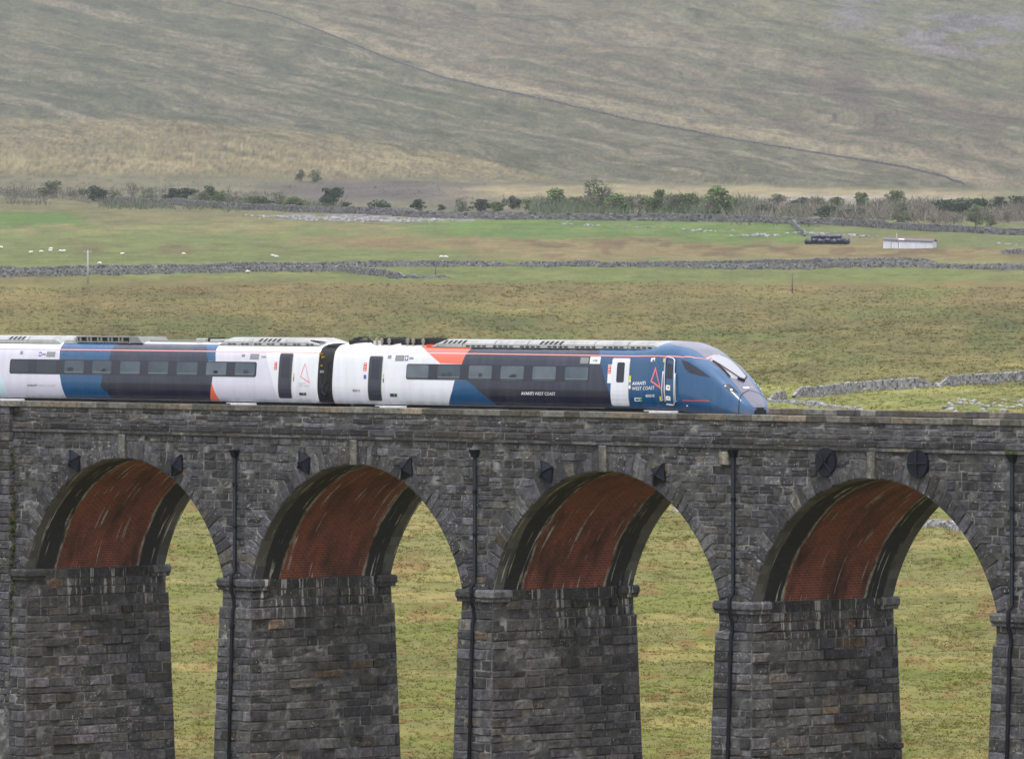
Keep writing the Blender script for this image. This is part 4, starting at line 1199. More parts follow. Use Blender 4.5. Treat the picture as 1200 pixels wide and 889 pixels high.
    rail([(31.70, .335), (31.70, .42), (31.72, .50), (31.74, .565)]); rail([(32.47, .335), (32.46, .42), (32.44, .50), (32.42, .565)])
    rail([(31.83, .325), (31.82, .40), (31.80, .5), (31.78, .6), (31.79, .672), (31.87, .684), (32.22, .684), (32.30, .672), (32.33, .6), (32.36, .5), (32.38, .40), (32.36, .312), (32.30, .302), (31.9, .302)], .05, .03)
    # cab side glass, windscreen, wiper, lamps
    m = MB(); decal(m, F_P['cabside'], .008, 0); part(m, 'cab_side_window', M['tint'], A)
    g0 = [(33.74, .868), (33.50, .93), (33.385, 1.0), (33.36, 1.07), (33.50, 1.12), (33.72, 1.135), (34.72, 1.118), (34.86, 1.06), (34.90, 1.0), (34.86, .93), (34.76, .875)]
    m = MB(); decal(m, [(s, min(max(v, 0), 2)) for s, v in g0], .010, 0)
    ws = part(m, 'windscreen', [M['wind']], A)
    m = MB(); n = len(g0)
    cx, cy = 34.15, 1.0
    for i in range(n):
        j = (i+1) % n
        o0 = (g0[i][0]+(g0[i][0]-cx)*.07, g0[i][1]+(g0[i][1]-cy)*.13); o1 = (g0[j][0]+(g0[j][0]-cx)*.07, g0[j][1]+(g0[j][1]-cy)*.13)
        if g0[i][1] > 1.1 or g0[j][1] > 1.1: decal(m, [g0[i], o0, o1, g0[j]], .009, 0)
    part(m, 'glazing_seal', M['black'], ws)
    m = MB(); m.tube([skin_pt(34.95, 1.01, .02), skin_pt(34.9, .99, .07), skin_pt(34.2, .90, .06), skin_pt(33.85, .885, .05)], .022, 8)
    m.tube([skin_pt(34.75, .875, .04), skin_pt(34.3, .878, .05), skin_pt(33.78, .878, .04)], .035, 8)
    m.tube([skin_pt(34.86, .96, .03), skin_pt(34.98, 1.03, .04)], .075, 10)
    part(m, 'wiper', M['black'], A)
    for far in (0, 1):
        h = [(s, 2-v if far else v) for s, v in F_P['hl']]
        m = MB(); decal(m, h if not far else h[::-1], .008, 0); hl = part(m, 'headlight', M['tint'], A)
        for s, v in F_P['lamp']:
            v = 2-v if far else v
            p = Vector(skin_pt(s, v, .004)); q = Vector(skin_pt(s, v, .035))
            m = MB(); m.tube([p, q], .055 if s > 35 else .035, 12); part(m, 'lamp', M['lamp'], hl)
    # lettering and notices
    LM = [M['wht'], M['ink'], M['faint']]
    def lettering(root, txt, r, i=0, bold=0, off=.007):
        m = MB(); put_text(m, txt, r, i, bold, off); part(m, 'lettering', LM, root)
    def west_coast(root, r, i):
        d = r[1]-r[0]; lettering(root, 'WEST', (r[0], r[0]+d*.43, r[2], r[3]), i, .002); lettering(root, 'COAST', (r[0]+d*.485, r[1], r[2], r[3]), i, .002)
    lettering(A, 'AVANTI', F_R['txt1'], 0, .02); west_coast(A, F_R['txt2'], 0)
    q = F_R['navytxt']; w = q[1]-q[0]; v0, v1 = .362, .390
    lettering(A, 'AVANTI', (q[0], q[0]+w*.365, v0, v1), 0, .02); west_coast(A, (q[0]+w*.40, q[1], v0, v1), 0)
    lettering(A, '805010', F_R['num'], 0, .01); lettering(A, '805010', F_R['r_num'], 1, .004)
    lw = F_R['lab_white']; m = MB(); decal(m, quad(lw), .010, 0); part(m, 'coach_letter_plate', LM, A); lettering(A, 'C26', (lw[0]+.17, lw[1]-.17, lw[2]+.02, lw[3]-.022), 1, .02, .014)
    t = F_R['r_txt']; lettering(A, 'E05', (t[0]+.02, t[1], t[2]+.003, t[3]-.003), 1, .02)
    W, R_, Y, G_, I, K, N, PK = range(8)
    NM = [M['wht'], M['red'], M['yel'], M['gry'], M['ind'], M['ink'], M['grn'], M['pink']]
    def notice(root, *dec):
        m = MB()
        for pts, off, i in dec: decal(m, pts, off, i)
        return part(m, 'notice', NM, root)
    def bars(q): return [(quad((q[0]+.05, q[1]-.04, q[2]+(q[3]-q[2])*(j+.3)/3, q[2]+(q[3]-q[2])*(j+.3)/3+.008)), .016, W) for j in range(3)]
    m = MB(); frame_decal(m, F_P['tri'], .30, .007, PK); part(m, 'triangle_emblem', NM, A)
    Q = lambda k: F_R[k]
    for k, i in (('lab_grey', G_), ('yel1', Y), ('yel2', Y), ('r_disp', G_), ('r_wh', G_), ('r_blue', I)): notice(A, (quad(Q(k)), .010, i))
    q = Q('red_top'); notice(A, (quad(Q('red_strip')), .010, W), (quad((q[0]+.02, q[1], q[2], q[3])), .013, R_), *bars(q))
    notice(A, (quad(Q('r_red')), .010, R_), *bars(Q('r_red')))
    q = Q('r_yel'); notice(A, (quad((q[0]+.02, q[1]-.03, q[2], q[3])), .010, Y)); q = Q('r_stk'); notice(A, (quad((q[0]+.01, q[1]-.03, q[2], q[3])), .010, K))
    q = Q('stick'); notice(A, (quad(q), .010, W), (quad((q[0], q[1], q[3]-.04, q[3])), .013, Y), (quad((q[0], q[1], q[2]+.03, q[2]+.06)), .013, G_))
    for k in ('wsq1', 'wsq2'): q = Q(k); notice(A, (quad(q), .010, W), (quad((q[0]+.10, q[1]-.05, q[2]+.014, q[3]-.012)), .013, G_))
    q = Q('green'); notice(A, (quad(q), .010, W), (quad((q[0]+.06, q[1]-.16, q[2]+.007, q[3]-.007)), .013, K), (quad((q[1]-.14, q[1], q[2]+.003, q[3]-.003)), .013, N))
    q = Q('r_lab'); notice(A, (quad(q), .010, K), (quad((q[0]+.24, q[1]-.12, q[2]+.006, q[3])), .013, N))
    q = Q('wsmall'); notice(A, (quad(q), .010, W), (quad((q[0]+.10, q[1]-.03, q[2]+.002, q[3]-.016)), .013, K))
    q = Q('r_icon'); notice(A, (quad(q), .010, I), (quad((q[0]+.05, q[1]-.05, q[2]+.01, q[3]-.012)), .013, W))
    notice(A, (strip_poly([(32.81, .3545), (33.3, .376), (33.8, .403), (34.26, .430)], .0035), .008, R_)); notice(A, (quad((33.0, 33.08, .312, .324)), .01, W))
    m = MB(); decal(m, [(35.24, .935), (35.30, .94), (35.30, 1.03), (35.24, 1.03)], .010, W); part(m, 'nose_emblem', NM, A)
    m = MB(); decal(m, [(35.23, 1.055), (35.27, 1.06), (35.25, 1.12), (35.22, 1.10)], .010, PK); part(m, 'nose_emblem', NM, A)
    # roof fairings and high voltage gear
    m = MB()
    pod(m, 16.9, 31.25, 2.55, 2.895, 1.0, 0, 7, .75, .5, .025)
    slots(m, 17.7, 5, 2.55, 2.895, 1.0, 1); slots(m, 23.75, 5, 2.55, 2.895, 1.0, 1)
    for k in range(34):
        a = 19.2+k*.34
        if k % 5 != 4: m.box(a, a+.22, TC-1.015, TC-.99, 2.585, 2.635, 1)
    part(m, 'roof_fairing', [M['pod'], M['black']], A)
    m = MB()
    m.tube([(11.75, TC-.5, 2.7), (11.75, TC-.5, 2.93), (12.35, TC-.5, 2.93), (12.35, TC-.5, 2.7)], .028, 6)
    m.tube([(11.0, TC-.3, 2.68), (11.25, TC-.3, 2.86), (11.7, TC-.3, 2.9)], .06, 8)
    for s, w, h, mt in ((13.5, .36, .25, 0), (13.95, .30, .20, 0), (14.75, .32, .16, 0), (15.15, .25, .20, 0), (15.5, .5, .22, 0), (16.1, .35, .25, 0), (16.5, .55, .20, 0), (11.35, .18, .13, 0), (12.95, .26, .10, 1)):
        m.box(s, s+w, TC-.75, TC+.4, 2.62, 2.68+h, mt, bev=.02)
    for s in (13.3, 13.62, 14.1, 15.3, 15.66, 16.3):
        for z in (2.72, 2.78, 2.84): m.tube([(s, TC-.85, z), (s, TC-.85, z+.03)], .085, 10, 2)
        m.tube([(s, TC-.85, 2.6), (s, TC-.85, 2.91)], .04, 8, 2)
    m.tube([(12.45, TC-.6, 2.88), (12.8, TC-.6, 2.70)], .05, 8); m.tube([(15.2, TC-.4, 2.86), (16.2, TC-.4, 2.92), (17.0, TC-.4, 2.9)], .03, 6)
    m.box(16.62, 17.0, TC-.97, TC-.80, 2.55, 2.66, 3)
    part(m, 'roof_equipment', [M['black'], M['pale'], M['conc'], M['red']], A)
    m = MB(); m.box(12, 33.5, TC-1.12, TC+1.12, -.72, .06, 0, bev=.05)
    for s in (18.2, 20.6, 23.0, 25.3): m.box(s, s+1.5, TC-1.19, TC-1.0, -.65, .02, 0, bev=.03)
    part(m, 'underframe', M['under'], A)
    for s in (14.9, 31.7): 
        bogie(A, s, M)
        for o in A.children:
            if o.name.startswith('bogie'): o.matrix_parent_inverse = inv

    # ================= second carriage
    Bc = empty('train_carriage', (-3, TC, -.94))
    tag(Bc, 'second train carriage, white and lilac with a blue and navy middle and one dark door', 'train carriage', 'coupled carriages of the train')
    inv2 = Matrix.Translation(Bc.location).inverted(); ROOTS[Bc] = inv2
    E0, E1 = -16.1, 9.88
    mb = MB()
    ss = [E0+.12*k/4 for k in range(5)]+list(np.arange(-15.5, 9.5, 1.5))+[E1-.12+.12*k/4 for k in range(5)]
    coach_shell(mb, E0, E1, ss, lambda s, v: RF if TOP < v < 2-TOP else WH)
    wb, bn, nb, bw, nw, orr = (F_P[k] for k in ('wb2', 'bn2', 'nb2', 'bw2', 'nw2', 'or2'))
    li = F_P['lil2']
    decal(mb, [(E0+.2, lo), (E0+.2, .725), (li[0][0]-.15, .725), (li[0][0], .64)]+li[1:]+[(7.3, lo)], .0025, LI)
    decal(mb, [(wb[0][0], TOP)]+wb+[(wb[-1][0], lo), (bn[-1][0], lo)]+bn[::-1]+[(bn[0][0], TOP)], .004, BL)
    decal(mb, [(bn[0][0], TOP)]+bn+[(bn[-1][0], lo), (nw[-1][0], lo)]+nw[::-1]+[nb[2], nb[1], nb[0], (nb[0][0], TOP)], .004, NV)
    decal(mb, [(nb[0][0], TOP)]+nb+bw[::-1]+[(bw[0][0], TOP)], .0045, BL)
    decal(mb, [nw[1], nw[2], nw[3], (2.66, lo), (3.27, lo), orr[2], orr[1], orr[0]], .005, CO)
    cy = F_P['cyan2']; decal(mb, [(E0+2.4, lo), (E0+2.4, .62)]+cy[:3]+[(-11.5, lo)], .004, CY)
    b2 = F_R['band2']; decal(mb, rrect(b2[0], 5.87, b1[2], b1[3], .12), .007, TI)
    decal(mb, strip_poly([(E0+.1, .723), (-8.05, .7215)], .004), .0085, LV)
    decal(mb, strip_poly([(-8.0, .7215), (3.0, .7205)], .005), .0085, CL); decal(mb, strip_poly([(3.0, .7205), (9.8, .718)], .003), .0085, CL)
    part(mb, 'body', slots_m, Bc)
    for r in F_R['w2']:
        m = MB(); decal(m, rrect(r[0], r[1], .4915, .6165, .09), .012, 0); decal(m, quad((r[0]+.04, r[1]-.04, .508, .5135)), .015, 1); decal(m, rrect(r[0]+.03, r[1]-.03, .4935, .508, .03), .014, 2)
        seats(m, r); part(m, 'window', [rw.choice((M['glass'], M['glass2'], M['glass3'])), M['sill_refl'], M['glow_'], M['seat']], Bc)
    for r in F_R['dk']:
        m = MB(); decal(m, rrect(r[0], r[1], .496, .613, .06), .011, 0); o = part(m, 'window', M['door'], Bc); o['label'] = 'blanked dark window'
    r = F_R['door2']; m = door(r, 0, 1); decal(m, rrect(r[0]+.16, r[1]-.16, .48, .68, .08), .018, 2); part(m, 'door', [M['door'], M['conc'], M['tint']], Bc)
    lettering(Bc, 'AVANTI', F_R['t2a'], 2, .01); west_coast(Bc, F_R['t2b'], 2)
    q = F_R['txtl']; w = q[1]-q[0]; lettering(Bc, 'AVANTI', (q[0], q[0]+w*.36, .364, .387), 1, .02); west_coast(Bc, (q[0]+w*.40, q[1], .364, .387), 2)
    lettering(Bc, 'D05', F_R['txt2c'], 1, .02); lettering(Bc, 'D05', F_R['ict'], 1, .02)
    m = MB(); frame_decal(m, F_P['tri2'], .16, .007, PK); part(m, 'triangle_emblem', NM, Bc)
    for k, i in (('disp2', G_), ('displ', G_), ('wh2', G_), ('whl', G_)): notice(Bc, (quad(F_R[k]), .011, i))
    for k, i in (('yel2c', Y), ('stk2', K)): q = F_R[k]; notice(Bc, (quad((q[0]+.01, q[1]-.03, q[2], q[3])), .011, i))
    q = F_R['lab2']; notice(Bc, (quad(q), .011, K), (quad((q[0]+.24, q[1]-.12, q[2]+.006, q[3])), .014, N))
    notice(Bc, (quad(F_R['red2']), .011, R_), *bars(F_R['red2']))
    q = F_R['icl']; notice(Bc, (quad(q), .011, I), (quad((q[0]+.05, q[1]-.05, q[2]+.01, q[3]-.012)), .014, W))
    notice(Bc, (quad((-6.35, -6.3, .672, .688)), .012, K))
    m = MB()
    PM = [M['pod'], M['black']]
    pod(m, -15.2, -8.1, 2.55, 2.90, 1.0, 0, 3, .5, .4); slots(m, -11.9, 4, 2.55, 2.90, 1.0, 1); part(m, 'roof_fairing', PM, Bc)
    m = MB(); pod(m, -8.0, -7.2, 2.55, 2.89, .95, 0, 1, .15, .05); part(m, 'roof_fairing', PM, Bc)
    m = MB(); pod(m, 2.9, 9.75, 2.55, 2.90, 1.0, 0, 3, .6, .9); slots(m, 5.6, 5, 2.55, 2.90, 1.0, 1)
    for k in range(20):
        if k % 3 != 2: m.box(3.6+k*.29, 3.8+k*.29, TC-1.015, TC-.99, 2.585, 2.63, 1)
    for k in range(6): m.box(9.0+.13*k, 9.09+.13*k, TC-.9, TC-.5, 2.70, 2.80-.02*k, 1)
    part(m, 'roof_fairing', PM, Bc)
    m = MB(); m.box(1.0, 2.5, TC-.5, TC+.4, 2.6, 2.72, 0); m.box(1.0, 1.55, TC-.7, TC+.6, 2.6, 2.83, 0, bev=.04); m.box(1.95, 2.5, TC-.7, TC+.6, 2.6, 2.80, 0, bev=.04); m.box(1.62, 1.85, TC-.51, TC+.3, 2.6, 2.86, 1); part(m, 'roof_box', PM, Bc)
    m = MB()
    dg = plain('grey_resistor_frame', (.20, .20, .19), .6, .3, 0, .3)
    for a in np.arange(-7.1, -3.4, .74):
        m.box(a, a+.70, TC-.92, TC+.7, 2.6, 2.66, 0); m.box(a, a+.70, TC-.92, TC+.7, 2.84, 2.88, 0)
        for q in (a, a+.24): m.box(q, q+.10, TC-.92, TC+.7, 2.655, 2.845, 0)
        m.box(a+.12, a+.7, TC-.86, TC+.6, 2.64, 2.84, 1)
    vs = [(-3.35, TC-.92, 2.6), (-2.45, TC-.92, 2.6), (-2.75, TC-.92, 2.88), (-3.35, TC-.92, 2.88)]
    vs += [(x, TC+.7, z) for x, y, z in vs]
    m.add(vs, [(0, 1, 2, 3), (7, 6, 5, 4), (1, 5, 6, 2), (2, 6, 7, 3), (0, 3, 7, 4)], 0)
    m.box(-2.3, 1.0, TC-.6, TC+.5, 2.62, 2.735, 0)
    part(m, 'brake_resistor', [dg, M['black']], Bc)
    m = MB(); m.box(-15, 9.4, TC-1.12, TC+1.12, -.72, .06, 0, bev=.05)
    for s in (-10, -7.2, -4.6, -2.5, .2): m.box(s, s+1.6, TC-1.19, TC-1.0, -.65, .02, 0, bev=.03)
    part(m, 'underframe', M['under'], Bc)
    for s in (-11.2, 5.0):
        bogie(Bc, s, M)
        for o in Bc.children:
            if o.name.startswith('bogie'): o.matrix_parent_inverse = inv2
    # gangway between the two
    m = MB(); n = 15; vv = [k for k in list(V[2:])+[2-q for q in V[::-1][1:-2]]]
    N = len(vv)
    x, y, z = S(np.full(N, 5.0), np.array(vv))
    vs = []
    for i in range(n):
        s = 9.86+1.03*i/(n-1); k = (.90 if i % 2 else .955)
        vs += [(s, TC+(float(y[a])-TC)*k, 1.3+(float(z[a])-1.3)*(k+.02)) for a in range(N)]
    m.add(vs, [(i*N+a, (i+1)*N+a, (i+1)*N+a+1, i*N+a+1) for i in range(n-1) for a in range(N-1)])
    m.tube([(9.95, TC-1.2, 1.5), (10.2, TC-1.26, .55), (10.45, TC-1.27, .42), (10.62, TC-1.24, .8), (10.7, TC-1.2, 1.9)], .05, 8, 0)
    m.tube([(10.0, TC-1.2, 1.2), (10.25, TC-1.25, .75), (10.5, TC-1.24, 1.0), (10.55, TC-1.22, 1.8)], .04, 8, 0)
    for s, z, w in ((9.98, 2.17, .12), (10.12, 2.03, .15), (10.08, 1.66, .12)): m.box(s, s+w*.7, TC-1.25, TC-1.1, z, z+.09, 1)
    m.box(10.05, 10.75, TC-.9, TC+.9, 2.45, 2.62, 2, bev=.06)
    m.box(9.98, 10.25, TC-1.24, TC-1.1, 1.38, 1.5, 3)
    part(m, 'gangway_bellows', [M['black'], plain('amber_connector', (.30, .19, .02), .5), M['under'], M['gry']], Bc)
    for s in (9.80, 10.93):
        pass
    # slightly soften the flat shading of the shells
    for o in list(A.children)+list(Bc.children):
        if o.name.startswith(('body',)):
            o.data.polygons.foreach_set('use_smooth', np.ones(len(o.data.polygons), dtype=bool))
            o.data.set_sharp_from_angle(angle=math.radians(40)) if hasattr(o.data, 'set_sharp_from_angle') else None
# ----------------------------------------------------------------- dry-stone walls, shed, bales, poles, sheep, trees
def ground_pt(X, Z): 
    h = float(height(np.array([X]), np.array([Z]))[0]); x, y = wpt(X, Z); return Vector((x, y, h))
WSTONE = {}
def dry_wall(px, label, name='dry_stone_wall', h=1.5, th=.6, group='dry stone walls of the dale', tone=.78, wobble=2.2, ragged=.25, hs=None, step=.55, broken=0.0, dense=0):
    """px: points along the foot of the wall"""
    if dense:
        q = []
        for a, b in zip(px[:-1], px[1:]):
            k = max(1, int(abs(b[0]-a[0])/dense)); q += [(a[0]+(b[0]-a[0])*j/k, a[1]+(b[1]-a[1])*j/k) for j in range(k)]
        px = q+[px[-1]]
    P = [at(*p) for p in px]
    pts = []
    for (a, b) in zip(P[:-1], P[1:]):
        L = math.hypot(b[0]-a[0], b[1]-a[1]); n = max(1, int(L/step))
        for k in range(n): t = k/n; pts.append((a[0]+(b[0]-a[0])*t, a[1]+(b[1]-a[1])*t))
    pts.append(P[-1][:2])
    X = np.array([p[0] for p in pts]); Z = np.array([p[1] for p in pts])
    wob = (fbm(np.arange(len(X))*.06, np.zeros(len(X)), 7, 3)-.5)*wobble; Z = Z+wob
    H = height(X, Z); n = len(X)
    d = np.stack([np.gradient(X), np.gradient(Z)], -1); d /= np.linalg.norm(d, axis=1)[:, None]+1e-9
    nr = np.stack([-d[:, 1], d[:, 0]], -1)
    rg = np.random.default_rng(len(px)*13+int(px[0][1]))
    top = h*(1+(fbm(np.arange(n)*.10, np.zeros(n), 31, 4)-.5)*2*ragged)*(1+rg.uniform(-.07, .07, n))
    if hs is None:
        e = np.minimum(np.arange(n), np.arange(n)[::-1])*step/max(1.5, 2.2*h); top = top*np.clip(.25+.75*e, 0, 1)
    if broken > 0:
        dip = sstep(.60, .72, fbm(np.arange(n)*.045, np.full(n, 3.3), 17, 3)); top = top*(1-dip*broken)
    lv = [-.25, .18, .42, .66, .88, 1.0]
    rows = []
    for side in (1, -1):
        for l in (lv if side == 1 else lv[::-1]):
            w = th*(.5-.18*max(l, 0))
            o = side*(w+rg.uniform(-.07, .07, n))
            x, y = wpt(X+nr[:, 0]*o, Z+nr[:, 1]*o)
            zz = H+(top*l if l > 0 else l)+rg.uniform(-.05, .05, n)*(l > 0)
            rows.append(np.stack([x, y, zz], -1))
    R = np.array(rows); m = len(rows)
    i = np.arange(m*n).reshape(m, n)
    f = np.stack([i[:-1, :-1], i[:-1, 1:], i[1:, 1:], i[1:, :-1]], -1).reshape(-1, 4)
    base = rg.uniform(.14, .26, len(f))*tone
    tint = np.stack([base*1.0, base*.985, base*.975], -1)
    tint[rg.random(len(f)) < .16] *= .4; tint[rg.random(len(f)) < .10] *= 1.5
    if 'm' not in WSTONE: WSTONE['m'] = mat_attr('drystone', .95, .15, 2.2)
    org = R[0, n//2].copy()
    o = mesh_np(name, R.reshape(-1, 3)-org, f, WSTONE['m'], tint, domain='FACE'); o.location = org
    return tag(o, label, 'stone wall', group, 'thing')

def rocks(px, n, label, spread, size, name='limestone_outcrop', group='pale limestone rocks'):
    c, Z = spot(*px)
    bmk = MB(); rg = random.Random(int(px[0]*7))
    X0, Z0, _ = at(*px)
    for k in range(n):
        X = X0+rg.gauss(0, 1)*spread[0]; Zq = Z0+rg.gauss(0, 1)*spread[1]; p = ground_pt(X, Zq)-c
        r = size*rg.uniform(.4, 1.2)
        b = bmesh.new(); bmesh.ops.create_icosphere(b, subdivisions=1, radius=1)
        sx, sy, sz = r*rg.uniform(.8, 1.7), r*rg.uniform(.7, 1.2), r*rg.uniform(.4, .7)
        for v in b.verts: v.co = Vector((v.co.x*sx*rg.uniform(.8, 1.2), v.co.y*sy*rg.uniform(.8, 1.2), v.co.z*sz*rg.uniform(.75, 1.25)))+p+Vector((0, 0, sz*.3))
        g = rg.uniform(.16, .34); bmk.bm(b, 0, (g, g*.99, g*.97))
    if 'm' not in WSTONE: WSTONE['m'] = mat_attr('drystone', .95, .15, 2.2)
    o = bmk.build(name, WSTONE['m'], None, col=True); o.location = c
    return tag(o, label, kind='stuff')

# ---- bushes and trees
def leaf_mesh(name, kind, seed):
    """crown (leaf faces spread through uneven lobes) and a forked stem, unit height"""
    rg = np.random.default_rng(seed)
    n = {'dark': 1500, 'green': 1300, 'grey': 760, 'bare': 330}[kind]
    nl = {'dark': 15, 'green': 16, 'grey': 18, 'bare': 16}[kind]
    lobes = []
    for k in range(nl):
        a = rg.uniform(0, 2*PI); r = rg.uniform(.05, .42); z = rg.uniform(.16, .88)
        r *= (1.15-abs(z-.42)*1.0)
        lobes.append((r*math.cos(a), r*math.sin(a), z, rg.uniform(.07, .20)))
    lobes.append((0, 0, .45, .24)); lobes.append((rg.uniform(-.16, .16), 0, .80, .14))
    L = np.array(lobes); w = L[:, 3]**2; idx = rg.choice(len(L), n, p=w/w.sum())
    d = rg.normal(0, 1, (n, 3)); d /= np.linalg.norm(d, axis=1)[:, None]
    rad = L[idx, 3]*rg.uniform(.35, 1.12, n)**.6
    c = L[idx, :3]+d*rad[:, None]*np.array([1.12, 1.12, .95]); c[:, 2] = np.clip(c[:, 2], .03, 1.05)
    s = {'dark': .036, 'green': .038, 'grey': .036, 'bare': .029}[kind]*rg.uniform(.6, 1.5, n)
    t = rg.normal(0, 1, (n, 3)); t /= np.linalg.norm(t, axis=1)[:, None]; b = np.cross(t, rg.normal(0, 1, (n, 3))); b /= np.linalg.norm(b, axis=1)[:, None]
    v = np.stack([c-t*s[:, None], c+b*s[:, None]*.8, c+t*s[:, None], c-b*s[:, None]*.8], 1).reshape(-1, 3)
    base = {'dark': (.040, .070, .032), 'green': (.105, .15, .05), 'grey': (.13, .15, .082), 'bare': (.18, .165, .125)}[kind]
    lob = rg.uniform(.65, 1.4, len(L))[idx]
    col = np.array(base)*(lob*rg.uniform(.65, 1.4, n))[:, None]*(1+rg.normal(0, .06, (n, 3)))
    me = mesh_np(name, v, np.arange(n*4).reshape(-1, 4), TREE['leaf'], np.clip(col, .004, .5), domain='FACE')
    m = MB(); rr = random.Random(seed)
    m.tube([(0, 0, -.06), (rr.uniform(-.02, .02), 0, .16), (rr.uniform(-.05, .05), rr.uniform(-.04, .04), .45)], [.032, .026, .014], 6)
    for k in range(5 if kind in ('dark', 'green') else 13):
        a = rr.uniform(0, 2*PI); z = rr.uniform(.10, .4); r = rr.uniform(.2, .42); z2 = min(1.0, z+rr.uniform(.25, .6))
        mid = (r*.45*math.cos(a)+rr.uniform(-.03, .03), r*.45*math.sin(a), (z+z2)/2+.03)
        m.tube([(0, 0, z), mid, (r*math.cos(a), r*math.sin(a), z2)], [.016, .010, .004], 5)
        if kind in ('grey', 'bare'):
            for q in range(3):
                a2 = a+rr.uniform(-.9, .9); m.tube([mid, (mid[0]+.2*math.cos(a2), mid[1]+.2*math.sin(a2), mid[2]+rr.uniform(.1, .3))], [.008, .003], 4)
    st = m.build(name+'_stem', TREE['bark'] if kind in ('dark', 'green') else TREE['twig'])
    return me, st
TREE = {}
